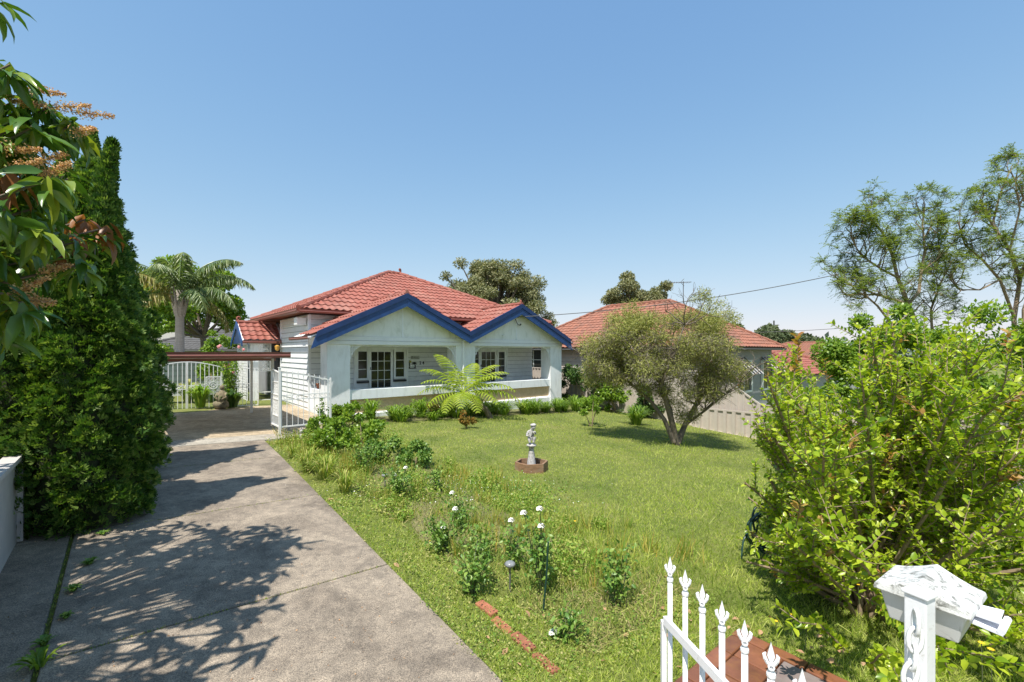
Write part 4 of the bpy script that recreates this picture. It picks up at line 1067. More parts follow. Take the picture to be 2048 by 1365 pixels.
# ---- background trees
def dome(n, rx, ry, rz, zc, cr, low=-.35):
    C_ = []
    while len(C_) < n:
        d = rng.normal(size=3); d /= np.linalg.norm(d)
        if d[2] < low: continue
        q = rng.uniform(.45, 1)**.6
        C_.append((rx*d[0]*q, ry*d[1]*q, zc+rz*d[2]*q, cr*rng.uniform(.65, 1.25)))
    return C_
gl = tuple(G(-1.75, 45, 0))
tree_c('gum_tree', 'large grey-green gum tree rising behind the right half of the red roof', gl, .5, 14,
       [(a, b, c-gl[2], r) for a, b, c, r in dome(150, 5.3, 4.5, 5.4, 5.9, .85, -.5)+[(5.3,0,5.6,.7),(4.6,.5,4.4,.8),(5.9,0,4.9,.5),(-4.9,0,9.6,.6),(-3.4,0,10.9,.7)]], L_gum, 95000, .24, .42, fill=.9)
gl = G(11.8, 41)
tree_c('gum_tree', 'small open gum tree showing above the ridge of the terracotta roof', gl, .25, 10,
       [(x, y, z-gl.z, r) for x, y, z, r in [((px-1291)/899*41, rnd.uniform(-1,1), 2+(705-py)/899*41, rr) for px, py, rr in ((1262,556,.6),(1258,575,.75),(1275,572,.6),(1285,592,.9),(1268,598,.9),(1232,590,.6),(1222,602,.5),(1305,598,.8),(1330,584,.7),(1335,575,.5),(1325,600,.8),(1245,602,.7))]], L_gum, 15000, .24, .4, fill=.9)
bt = MB()
for i, (x, y, h, rr) in enumerate([(-52,80,8.2,5),(-45,84,8.8,5),(-60,85,9.5,6),(-38,88,7.4,5),(-68,90,8,6)]):
    q = G(x, y); tree_c('far_tree', ['rounded grey-green tree beyond the grey roof, right of the palm','dark round tree just left of the main roof eave','tall pale green tree farthest left behind the palm fronds','low tree behind the side porch roof scroll','wide tree behind the white gabled house'][i], q, .4, 10,
       [(a, b, c-q.z, r) for a, b, c, r in dome(16, rr, rr, h*.42, h*.45, 1.7)], L_far, 7000, .5, .7, group=None)
for i, (px, py, Y, rr) in enumerate([(1425,650,60,3.2),(1462,655,64,3.0),(1515,668,75,3.5),(1545,662,78,4.0),(1590,672,82,4.2),(1625,680,95,4.5),(1570,678,90,4)]):
    p = at(px, py, Y); q = G(p.x, Y); zt = p.z
    tree_c('far_tree', ['dark gum just right of the bottlebrush crown top','gum crown beside the terracotta roof hip','rounded gum over the right end of the terracotta roof','tallest olive gum under the radio mast','spreading pale gum right of the mast','hazy tree beside the farthest red roof','low hazy gum between the mast and the green bushes'][i], q, .4, 12,
       [(a, b, c+zt-q.z-rr*.6, r) for a, b, c, r in dome(12, rr, rr, rr*.6, 0, rr*.3)], L_far, 5000, .5, .7)
ms = at(1548, 648, 140); mast = thing('radio_mast', 'tiny distant radio mast above the olive trees on the right', 'mast', (ms.x, ms.y, -4))
MB().tube([(0,0,0),(0,0,ms.z+5)], .25, 5).tube([(-1.6,0,ms.z+3.6),(1.6,0,ms.z+3.6)], .12, 4).tube([(-1.2,0,ms.z+2.6),(1.2,0,ms.z+2.6)], .12, 4).build('mast_pole', m_cable, mast)
# far wooded ridge
m, k = 30000, 0
xx = rng.uniform(-420, 520, m); yy = rng.uniform(230, 330, m); hz = 3.5+4.5*np.sin(xx*.011+1)+2.5*np.sin(xx*.037)+2*np.sin(xx*.09)
P = np.stack([xx, yy, -7+rng.random(m)*(hz+10)], -1)
V, F = cloud(DIAM[0]*np.array((.9,1,1)), DIAM[1], P, frames(rdir(m), rdir(m)), rng.uniform(2.0, 4.5, m))
o = np_obj('wooded_hill', V, F, LEAFM('hazy_wood', [(.13,.17,.15),(.17,.21,.18),(.22,.26,.22)], .9, 0, .05)); tag(o, 'far wooded ridge along the horizon', 'woodland', kind='stuff')

# trees behind the left garden
q = G(-16.5, 24)
tree_c('leafy_tree', 'yellow-green leafy tree behind the palm crown', q, .2, 6, [(a-.6, b, c-q.z, r) for a, b, c, r in dome(22, 2.0, 2, 2.6, 4.2, .75)], L_bright, 14000, .2, .6)
for i, (t_, v_, r_, h_) in enumerate([(-8.6,7.6,1.1,2.35),(-6.2,7.6,1.2,2.5),(-3.6,11.9,1.2,2.5),(-1.7,7.2,.8,2.45)]):
    p = H(t_, v_); bush('hedge_bush', ['bright hedge bush left of the palm trunk','bright hedge bush at the foot of the palm trunk','bright hedge bush under the grey roof eave','rose hedge top just left of the side porch roof'][i], 'bush', G(p.x, p.y), r_, .7, h_*.5, 16, 5500, L_bright, .09, zc=h_*.5, aspect=.7)

# ---- palm
def frond(root, org, az, el, L, mat, droop=1.0, name='frond', nl=60, ll=.66, wd=.05):
    pts = []; p = np.array(org, float); e = el; ns = 14
    for i in range(ns+1):
        pts.append(p.copy()); d = np.array((math.cos(az)*math.cos(e), math.sin(az)*math.cos(e), math.sin(e))); p = p+d*L/ns; e -= droop*(.03+.012*i)*(14/ns)
    pts = np.array(pts); mb = MB(); mb.tube(list(pts), [.03*(1-.8*i/ns) for i in range(ns+1)], 5, cap=False)
    o = mb.build(name, mat, root)
    s = np.linspace(.16, .995, nl); idx = s*ns; i0 = np.minimum(idx.astype(int), ns-1); fr_ = (idx-i0)[:,None]
    C_ = pts[i0]*(1-fr_)+pts[i0+1]*fr_; T_ = nrm(pts[i0+1]-pts[i0]); side = nrm(np.cross(T_, (0,0,1.)))
    parts = []
    for sg_ in (-1, 1):
        D = nrm(T_*.45+side*sg_*rng.uniform(.35,.75,(nl,1))-np.array((0,0,1.))*rng.uniform(.35,.95,(nl,1)))
        ln = ll*np.sin(np.clip(s*.9+.12,0,1)*np.pi)**.5*rng.uniform(.8,1.1,nl)
        S = np.stack([np.full(nl, wd), ln, ln*.8], -1)
        parts.append(cloud(LONG[0], LONG[1], C_, frames(D, nrm(T_*.3+np.array((0,0,1.))+rng.normal(size=(nl,3))*.3)), S))
    V, F = merge(parts); np_obj('leaflets', V, F, mat, o); return o
pb = G(-13.9, 18.8)
palm = thing('palm_tree', 'queen palm with arching feathery fronds behind the driveway gates', 'tree', tuple(pb))
hp = 4.0-pb.z
MB().tube([(0,0,-.1),(0,0,hp*.4),(0,0,hp*.8),(0,0,hp)], [.20,.17,.155,.15], 12).build('trunk', m_palmb, palm)
mb = MB(); mb.tube([(0,0,hp-.45),(0,0,hp-.1),(0,0,hp+.6)], [.17,.24,.12], 10)
for i in range(8):
    a = i*.8; mb.tube([(.12*math.cos(a),.12*math.sin(a),hp-.5),(.26*math.cos(a),.26*math.sin(a),hp+.1),(.40*math.cos(a),.40*math.sin(a),hp+.75)], [.06,.05,.02], 5)
mb.build('crownshaft', m_palmb, palm)
fr_spec = [(.0,1.05,3.2,1.0),(.15,.70,3.3,1.05),(-.2,.35,3.2,1.0),(.6,1.2,3.0,1.0),(2.6,1.15,3.1,.9),(3.0,.8,3.0,1.0),(3.3,.3,2.8,1.1),(2.2,1.3,2.9,.8),(1.2,.9,3.0,1.0),(4.2,.7,2.8,1.1),(5.0,.9,2.8,1.1),(5.7,.3,2.8,1.1),(4.6,.1,2.6,1.2),(.3,-.05,2.6,1.2),(1.8,.5,2.8,1.0),(3.6,1.0,2.9,1.0),(5.4,1.15,2.9,1.05)]
for i, (az, el, L_, dr) in enumerate(fr_spec):
    frond(palm, (0,0,hp+.35), az+rnd.uniform(-.1,.1), el, L_*1.04, L_palmy if i in (12,13,9) else L_palm, dr*1.15)

# ---- tree ferns
def fern_crown(root, org, n, L, seed, el=(.25,1.1), spec=None):
    rg = random.Random(seed)
    for k in range(n):
        az = 2*math.pi*k/n+rg.uniform(-.25,.25); e = rg.uniform(*el); Lk = L*rg.uniform(.8,1.1)
        if spec: az, e, Lk = spec[k]
        p = np.array(org, float); ns = 12; pts = []; ee = e
        for i in range(ns+1):
            pts.append(p.copy()); p = p+np.array((math.cos(az)*math.cos(ee), math.sin(az)*math.cos(ee), math.sin(ee)))*Lk/ns; ee -= .03+.014*i
        pts = np.array(pts); o = MB().tube(list(pts), [.016*(1-.8*i/ns) for i in range(ns+1)], 5, cap=False).build('frond', L_fern, root)
        m = 13; s = np.linspace(.16, .96, m); idx = s*ns; i0 = np.minimum(idx.astype(int), ns-1); f_ = (idx-i0)[:,None]
        C_ = pts[i0]*(1-f_)+pts[i0+1]*f_; T_ = nrm(pts[i0+1]-pts[i0]); side = nrm(np.cross(T_, (0,0,1.))); UP = np.cross(side, T_); parts = []
        for sg_ in (-1, 1):
            D = nrm(side*sg_*1.0+T_*.38-UP*.12); ln = Lk*.25*np.sin(np.clip(s*.82+.17,0,1)*np.pi)**.75
            parts.append(cloud(LONG[0], LONG[1], C_, frames(D, UP+rng.normal(size=(m,3))*.2), np.stack([np.full(m,.035*Lk/1.4), ln, ln*1.1], -1)))
            for j in range(m):   # pinnules along every pinna
                q = 9; u_ = np.linspace(.1, .95, q); CC = C_[j]+D[j]*(u_*ln[j])[:,None]-np.array((0,0,1.))*(u_**2*ln[j]*.22)[:,None]
                per = nrm(np.cross(D[j], UP[j])[None])[0]
                for s2 in (-1, 1):
                    DD = nrm(np.repeat((per*s2+D[j]*.45)[None], q, 0)+rng.normal(size=(q,3))*.08-np.array((0,0,.15)))
                    sz = .036*(1-u_*.6)*(Lk/1.5)+.006; S = np.stack([np.full(q, .022*Lk/1.5), sz*.95, sz], -1)
                    parts.append(cloud(DIAM[0], DIAM[1], CC, frames(DD, np.repeat(UP[j][None], q, 0)), S))
        V, F = merge(parts); np_obj('pinnae', V, F, L_fern, o)
f1 = G(-.75, 13.9)
fern = thing('tree_fern', 'large lime green tree fern with arching fronds before the middle verandah pier', 'fern', tuple(f1))
MB().tube([(.12,.1,-.1),(-.05,.05,.25),(-.4,0,.55),(-.72,-.05,.80)], [.10,.09,.085,.10], 9).build('trunk', m_bark, fern)
fern_crown(fern, (-.74,-.05,.80), 17, 1.5, 3, spec=[(2.6,1.2,1.8),(2.95,.85,1.7),(3.3,.38,1.5),(3.75,.1,1.4),(4.3,.0,1.3),(4.75,.15,1.35),(5.2,.0,1.3),(5.7,.2,1.4),(6.1,.45,1.75),(.15,.8,1.65),(.5,1.0,1.6),(.02,.18,2.1),(1.3,1.1,1.5),(2.0,.9,1.4),(.9,.5,1.3),(3.5,.65,1.45),(5.9,.75,1.5)])

# ---- strap-leaved clumps
def strap_clump(loc, r, h, n, mat, lab, group=None, name='clivia_clump', w_=.03, cat='plant'):
    t = thing(name, lab, cat, tuple(loc), 0, group); a = rng.uniform(0, 6.28, n); V = []; F = []
    for i in range(n):
        d = np.array((math.cos(a[i]), math.sin(a[i]), 0)); sd = np.array((-d[1], d[0], 0)); L_ = rng.uniform(.65,1.1); q = rng.uniform(.25,1.0)
        b = d*rng.uniform(0,.25)*r; pts = []
        for k in range(5):
            s = k/4; pts.append(b+d*(r*q*s**1.3)+np.array((0,0,h*L_*(math.sin(min(1.0,s*1.0)*2.1)*.95)*(1.15-q*.35))))
        o = len(V); wi = w_*rng.uniform(.7,1.15)
        for k, p in enumerate(pts): ww = wi*(.7,1,1,.75,.08)[k]; V += [p-sd*ww/2, p+sd*ww/2]
        F += [(o+2*k, o+2*k+1, o+2*k+3, o+2*k+2) for k in range(4)]
    np_obj('foliage', np.array(V), np.array(F), mat, t); return t
k = 0
ord_ = ['second','third','fourth','fifth','sixth','seventh','eighth','ninth','tenth','eleventh','twelfth','thirteenth','fourteenth','fifteenth','sixteenth','seventeenth','eighteenth']
tt_ = [1.0+.52*i for i in range(18)]
for i, tt in enumerate(tt_):
    p = H(tt+rnd.uniform(-.1,.1), -.62+rnd.uniform(-.2,.2)-.03*i)
    where = 'first clump of glossy strap leaves at the left end of the verandah bed' if i == 0 else 'strap-leaved clump, %s from the left along the verandah bed' % ord_[i-1]
    strap_clump(G(p.x, p.y), .6*rnd.uniform(.85,1.25), .52*rnd.uniform(.75,1.15), 100, L_strap, where, 'strap-leaved clumps along the verandah')
for i in range(9):
    p = H(1.6+i*.95+rnd.uniform(-.15,.15), -1.15+rnd.uniform(-.1,.1))
    strap_clump(G(p.x, p.y), .52*rnd.uniform(.85,1.25), .38*rnd.uniform(.75,1.15), 80, L_strap, 'low strap-leaved clump at the lawn edge, %s from the left' % ('first' if i == 0 else ord_[i-1]), 'strap-leaved clumps at the lawn edge')
p = gp(1272, 850); strap_clump(p, .62, .62, 170, L_strap, 'big round strap-leaved clump by the fence left of the bottlebrush trunk')
p = gp(1325, 838); strap_clump(p, .4, .4, 90, L_strap, 'smaller strap-leaved clump behind the bottlebrush trunk')
for i, (px, py, rr) in enumerate([(865,838,.20),(935,858,.20)]):
    p = gp(px, py); bush('rusty_fern', ['rusty orange fern under the left balustrade','rusty brown fern at the lawn edge below the tree fern','small orange tipped fern among strap leaves on the left','yellowing fern tuft right of the rusty fern'][i], 'fern', p, rr*1.2, rr, rr*1.1, 7, 900, L_rust, .07, aspect=.35, stems=3)
# dark creeper and shrubs between house and fence
for i, (t_, v_, rx, h_, mt) in enumerate([(10.1,-.7,.95,1.9,L_dkbush),(10.45,-1.9,.7,1.35,L_bright),(10.2,.9,.8,1.9,L_dkbush),(10.6,-3.0,.6,1.3,L_dkbush)]):
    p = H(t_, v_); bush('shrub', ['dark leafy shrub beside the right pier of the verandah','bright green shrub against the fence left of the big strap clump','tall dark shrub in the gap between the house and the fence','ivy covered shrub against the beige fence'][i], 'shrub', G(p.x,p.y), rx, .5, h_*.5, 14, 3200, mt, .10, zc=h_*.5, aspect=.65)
p = gp(1183, 853); bush('young_shrub', 'young shrub with a thin bare stem standing on the lawn edge', 'shrub', p, .5, .4, .25, 8, 700, L_bright, .08, zc=.62, aspect=.55)

# ---- bottlebrush tree
bb = G(4.12, 11.35); tb = thing('bottlebrush_tree', 'spreading fine-leaved bottlebrush tree with crooked trunks on the lawn', 'tree', tuple(bb))
bo = np.array(bb)
def loc_(px, py, Y): return np.array(at(px, py, Y))-bo
mb = MB()
limbs = [[(1352,890,11.35),(1345,850,11.3),(1333,800,11.2),(1322,765,11.0),(1300,735,10.9),(1270,700,10.8)],
         [(1348,885,11.3),(1330,840,11.3),(1305,805,11.4),(1270,775,11.5),(1240,750,11.6),(1200,715,11.6)],
         [(1356,888,11.35),(1372,850,11.5),(1392,810,11.7),(1405,770,11.9),(1420,720,12.0),(1425,670,12.1)],
         [(1350,870,11.4),(1340,820,11.8),(1325,770,12.2),(1335,720,12.3),(1350,660,12.3)],
         [(1333,800,11.2),(1320,785,11.1),(1330,740,10.7),(1350,700,10.5),(1370,650,10.5)],
         [(1372,850,11.5),(1410,820,11.2),(1450,790,11.0),(1480,765,10.9)], [(1392,810,11.7),(1430,750,11.4),(1450,690,11.3)]]
for j, l in enumerate(limbs):
    r0 = [.085,.06,.075,.05,.045,.03,.04][j]; mb.tube([loc_(*p)+np.array((rnd.uniform(-.03,.03),0,0)) for p in l], [r0*(1-.8*i/(len(l)-1))+.006 for i in range(len(l))], 7, cap=False)
lines, tips = [], []
for l in limbs:
    for p in l[-3:]:
        for _ in range(5): grow(loc_(*p), np.array((rnd.gauss(0,1), rnd.gauss(0,1), .5)), .55, .016, 2, lines, tips, .8, .06)
for pts, rad in lines: mb.tube(pts, rad, 4, cap=False)
mb.build('trunk', m_bark, tb)
cl = []
def ell(cx, cy, rx, ry, Y, ryd, n, cr):
    for _ in range(n):
        d = rng.normal(size=3); d /= np.linalg.norm(d); q = rng.uniform(.2,1)**.5
        p = np.array(at(cx, cy, Y))+np.array((d[0]*rx/899*Y, d[1]*ryd, d[2]*ry/899*Y))*q-bo; cl.append((*p, cr*rng.uniform(.6,1.2)))
ell(1330,700,138,88,11.4,1.5,75,.34); ell(1212,722,56,56,11.5,.9,26,.30); ell(1270,690,90,75,11.3,.9,20,.3); ell(1450,765,44,36,11,.7,12,.24); ell(1420,640,72,38,11.6,1.0,16,.28); ell(1255,650,50,32,11.4,.8,9,.26); ell(1400,602,26,20,11.4,.4,4,.18); ell(1385,835,35,28,11.3,.4,5,.2); ell(1420,720,80,60,11.5,1.2,14,.3); ell(1345,795,70,25,11.3,.7,10,.2); ell(1240,625,30,22,11.4,.4,4,.15); ell(1460,640,30,24,11.4,.4,4,.18)
cc = np.array([c[:3] for c in cl]); cr = np.array([c[3] for c in cl])
V, F = leaf_clumps(cc, cr, 80000, DIAM, .075, .20, .2, .8, .8); np_obj('crown', V, F, L_bott, tb, kind='stuff')
low = cc[:,2]+rng.normal(size=len(cc))*.25 < np.median(cc[:,2])+.35
V, F = leaf_clumps(cc[low], cr[low]*1.05, 40000, DIAM, .10, .09, -.6, .8, .9); np_obj('dry_twigs', V, F, L_bdry, tb, kind='stuff')
V, F = leaf_clumps(cc[60:][::2], cr[60:][::2], 500, DIAM, .05, .5, .2, .8, .3); np_obj('faded_flowers', V, F, L_rust, tb, kind='stuff')

# ---- jacarandas and the bushes at the right
def limb_tree(name, lab, base, limbs, rads, mat, frond_n=(7,11), lsz=.055, sub=4, group=None, tl=.9):
    t = thing(name, lab, 'tree', tuple(base), 0, group); bo = np.array(base); mb = MB(); lines, tips = [], []
    for l, r0 in zip(limbs, rads):
        pts = [np.array(at(*p))-bo for p in l]; m = len(pts); mb.tube(pts, [r0*(1-.75*i/(m-1))+.008 for i in range(m)], 7, cap=False)
        for i in range(1, m):
            if i < m*.35: continue
            for _ in range(sub):
                q = pts[i]+(pts[i-1]-pts[i])*rnd.random(); d = (pts[i]-pts[i-1]); d = d/np.linalg.norm(d)*.8+np.array((rnd.gauss(0,.8), rnd.gauss(0,.8), rnd.gauss(.35,.5)))
                grow(q, d, tl, .022, 2, lines, tips, .75, .10, kids=(1,2), wander=.2)
    for pts, rad in lines: mb.tube(pts, [max(x,.006) for x in rad], 4, cap=False)
    mb.build('trunk', m_twig, t); parts = []
    for p, d, pts in tips:
        for _ in range(rnd.randint(*frond_n)):
            fd = nrm((d*.5+rng.normal(size=3)*.9+np.array((0,0,.2)))[None])[0]; L_ = rnd.uniform(.22,.38); s = np.linspace(.1,1,10)
            C_ = p+fd*(s*L_)[:,None]-np.array((0,0,1.))*(s**2*L_*.3)[:,None]; side = nrm(np.cross(fd, (0,0,1.))[None])[0]
            for sg_ in (-1,1):
                D = nrm(np.repeat((side*sg_+fd*.4)[None],10,0)+rng.normal(size=(10,3))*.15); parts.append(cloud(DIAM[0]*np.array((.45,1,1)), DIAM[1], C_, frames(D, np.repeat(np.array((0,0,1.))[None],10,0)+rng.normal(size=(10,3))*.3), rng.uniform(.7,1.3,10)*lsz))
    V, F = merge(parts); np_obj('crown', V, F, mat, t, kind='stuff')
    for i in range(6):
        p = tips[rnd.randrange(len(tips))][0]; MB().blob(p-np.array((0,0,.08)), (.06,.02,.055)).build('seed_pod', m_moss, t)
    return t
Yj = 15.
jb = G(13.9, 15)
limb_tree('jacaranda_tree', 'open feathery jacaranda with a forked pale trunk, its crown reaching left over the wire', jb,
  [[(1862,780,Yj),(1846,700,Yj),(1836,655,Yj),(1815,605,Yj),(1795,555,Yj),(1785,510,Yj),(1765,465,Yj-.3),(1735,430,Yj-.4)],
   [(1817,608,Yj),(1790,600,Yj-.2),(1750,588,Yj-.5),(1715,575,Yj-.7),(1680,562,Yj-.8)],
   [(1817,608,Yj),(1838,585,Yj+.2),(1842,545,Yj+.3),(1850,500,Yj+.4),(1845,450,Yj+.5),(1850,408,Yj+.5)],
   [(1795,555,Yj),(1765,540,Yj-.4),(1735,520,Yj-.6),(1715,500,Yj-.8),(1700,470,Yj-.9)],
   [(1842,545,Yj+.3),(1872,548,Yj+.6),(1880,510,Yj+.8),(1875,460,Yj+.8)],
   [(1785,650,Yj-1),(1755,612,Yj-1),(1730,590,Yj-1.2),(1700,590,Yj-1.3)]],
  [.085,.035,.05,.03,.03,.03], L_jac, sub=5, lsz=.055, group='jacarandas on the right', tl=.48)
jb2 = G(19.2, 16.5)
limb_tree('jacaranda_tree', 'taller jacaranda at the right edge of the frame with several pale upright trunks', jb2,
  [[(2060,800,16.5),(2035,700,16.5),(2028,640,16.5),(2040,560,16.5),(2020,500,16.3),(1985,450,16.2),(1960,400,16)],
   [(2030,640,16.5),(2000,560,16.2),(1965,520,16),(1930,490,15.8),(1915,440,15.7)],
   [(2040,560,16.5),(2070,480,16.8),(2050,400,17),(2020,340,17)],
   [(1868,760,17),(1866,690,17),(1862,620,17),(1880,570,17),(1905,520,17)],
   [(2020,500,16.3),(2040,420,16),(2030,360,16)], [(2050,760,16),(2048,620,16),(2090,500,16),(2110,400,16)],
   [(2000,560,16.2),(1960,580,15.8),(1920,580,15.7),(1900,560,15.6)], [(1985,450,16.2),(2000,390,16.4),(2025,330,16.6)]],
  [.085,.045,.045,.05,.03,.065,.025,.03], L_jac, sub=5, lsz=.06, group='jacarandas on the right', tl=.55)
p = G(8.2, 9.6); bush('leafy_bush', 'dense bright green bush behind the crepe myrtle, under the jacaranda', 'bush', p, 1.35, 1.1, 1.85, 50, 34000, L_bright, .085, zc=2.0, aspect=.5, clump=.24)
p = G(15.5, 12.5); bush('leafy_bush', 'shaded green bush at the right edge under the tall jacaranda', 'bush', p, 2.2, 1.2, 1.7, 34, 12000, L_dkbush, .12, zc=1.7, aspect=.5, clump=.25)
p = G(9.9, 15.0); bush('leafy_bush', 'green bush behind the steel fence below the red roof', 'bush', p, 1.3, .9, .85, 22, 7000, L_bright, .11, zc=.9, aspect=.5, clump=.3)
p = G(10.9, 10.2); bush('leafy_bush', 'second dense green bush farther right behind the crepe myrtle', 'bush', p, 2.2, 1.2, 1.9, 50, 28000, L_bright, .10, zc=2.0, aspect=.5, clump=.2)

# ---- crepe myrtle
mbse = G(3.0, 3.85); my = thing('crepe_myrtle', 'big many-stemmed crepe myrtle with bright round leaves filling the right side', 'bush', tuple(mbse))
mo = np.array(mbse); mb = MB(); LP, LD, LN, LS, LR = [], [], [], [], []
def leafy(pts, dense, s0, s1, red=0):
    for i in range(len(pts)-1):
        a, b = np.array(pts[i]), np.array(pts[i+1]); L_ = np.linalg.norm(b-a); d = (b-a)/(L_+1e-9); n_ = max(1, int(L_/dense))
        for k in range(n_):
            p = a+(b-a)*(k+rnd.random()*.4)/n_; ph = rnd.random()*3.1
            sd = np.cross(d, (math.cos(ph), math.sin(ph), .4)); sd /= np.linalg.norm(sd)+1e-9
            for s in (-1, 1):
                D = sd*s*.85+d*.55+np.array((0,0,.12)); LP.append(p); LD.append(D); LN.append(np.array((0,0,1.))+rng.normal(size=3)*.38+D*.1); LS.append(rnd.uniform(s0,s1)); LR.append(red and i >= len(pts)-3)
def okp(p):
    q = p+mo
    if q[1] < 1.15: return False
    px, py = 1024+899*q[0]/q[1], 705-(q[2]-2)*899/q[1]
    if px < 1482+28*(1+math.sin(q[2]*8+q[1]*6))+22*math.sin(q[2]*21)+max(0,(py-1180))*.9: return False
    lim = 560 if px > 1900 else 605+max(0,(1900-px))*.10
    if px < 1640: lim = max(lim, 722-(px-1500)*.62) 
    if 1560 < px < 1640: lim = min(lim, 660) if px > 1578 and px < 1618 else lim
    if py < lim: return False
    if py > 1235 and px < 1790: return False
    if py > 1120 and 1770 < px < 2020 and q[1] < 1.7: return False
    return True
ns_ = 0
for i in range(100):
    az = rnd.uniform(0, 6.28); el = rnd.choice((rnd.uniform(.15,.7), rnd.uniform(.6,1.3), rnd.uniform(.8,1.4))); L_ = rnd.uniform(1.6, 2.9)
    if i < 14: az = rnd.uniform(2.3, 3.9); el = rnd.uniform(.25,1.0); L_ = rnd.uniform(1.2,1.9)
    if 14 <= i < 30: az = rnd.uniform(-1.6, .6); el = rnd.uniform(.2,.9)
    if el < .5: L_ = min(L_, 1.7)
    b = np.array((rnd.uniform(-.14,.14), rnd.uniform(-.14,.14), -.05)); e = el+.25; p = b; pts = [p]
    n_ = 12; wob = rnd.uniform(-.05,.05)
    for k in range(n_):
        az += wob+rnd.gauss(0,.05); e += rnd.gauss(-.02,.05)
        p = p+np.array((math.cos(az)*math.cos(e), math.sin(az)*math.cos(e), math.sin(e)))*L_/n_; pts.append(p)
    cut = len(pts)
    for k in range(3, len(pts)):
        if not okp(pts[k]): cut = k; break
    pts = pts[:cut]
    if len(pts) < 5: continue
    mb.tube(pts, [.017*(1-.8*k/n_)+.003 for k in range(len(pts))], 6, cap=False); leafy(pts[6:], .032, .035, .06, rnd.random() < .06)
    for k in range(3, len(pts)):
        for _ in range(1 if k < 5 else 3):
            d = pts[k]-pts[k-1]; d = d/np.linalg.norm(d)+np.array((rnd.gauss(0,.75), rnd.gauss(0,.75), rnd.gauss(.15,.5))); d /= np.linalg.norm(d)
            l = rnd.uniform(.18,.48); q = pts[k-1]+(pts[k]-pts[k-1])*rnd.random(); tw = [q]
            for j in range(4): d = d+np.array((0,0,.06))+rng.normal(size=3)*.08; d /= np.linalg.norm(d); q = q+d*l/4; tw.append(q)
            if not okp(tw[-1]) or not okp(tw[2]): continue
            mb.tube(tw, [.0045,.004,.0035,.003,.002], 4, cap=False); leafy(tw, .028, .022, .058, rnd.random() < .05)
# one tall shoot standing above the rest on the left
tall = [np.array(at(*q))-mo for q in ((1560,860,4.2),(1578,800,4.2),(1590,745,4.2),(1598,700,4.2),(1594,668,4.2))]
mb.tube(tall, [.008,.007,.005,.004,.003], 5, cap=False); leafy(tall, .03, .05, .075, 1)
for q in (((1850,1290,2.3),(1900,1300,2.2),(1960,1310,2.1),(2040,1330,2.05)), ((1800,1230,2.6),(1860,1255,2.4),(1880,1300,2.2),(1900,1350,2.1)), ((2100,1230,2.5),(2040,1260,2.4),(1980,1290,2.3)), ((1690,1300,2.9),(1640,1250,2.8),(1600,1245,2.7),(1550,1210,2.8)), ((1740,1330,2.7),(1770,1300,2.5),(1790,1340,2.3),(1800,1365,2.2))):
    pts = [np.array(at(*c))-mo for c in q]; mb.tube(pts, [.007,.006,.004,.003], 5, cap=False); leafy(pts, .022, .04, .058, 0); leafy([p+rng.normal(size=3)*.04 for p in pts], .03, .04, .055, 0)
mb.build('stems', m_twig, my)
LP = np.array(LP); LD = np.array(LD); LN = np.array(LN); LS = np.array(LS)*1.12; LR = np.array(LR, bool); FR = frames(LD, LN)
Tl = LEAF[0]*np.array((.58,1,1)); W_ = LP+mo; vis = np.where(W_[:,1] > .5, LS/np.maximum(W_[:,1],.5), 0); vis[(W_[:,0]/np.maximum(W_[:,1],.1)) > 1.15] = 0
od = np.argsort(-vis); big = np.zeros(len(LP), bool); big[od[:300]] = True
me1 = np_mesh('leaf', Tl, LEAF[1], L_myro); me2 = np_mesh('leaf', Tl, LEAF[1], L_myrr)
for i in np.where(big)[0]: inst('leaf', me2 if LR[i] else me1, my, mat_from(LP[i], FR[i], LS[i]))
for msk, mt, nm in ((~big & ~LR, L_myr, 'foliage'), (~big & LR, L_myrr, 'new_growth')):
    V, F = cloud(Tl, LEAF[1], LP[msk], FR[msk], LS[msk]); np_obj(nm, V, F, mt, my, kind='stuff')
print('myrtle leaves', len(LP))
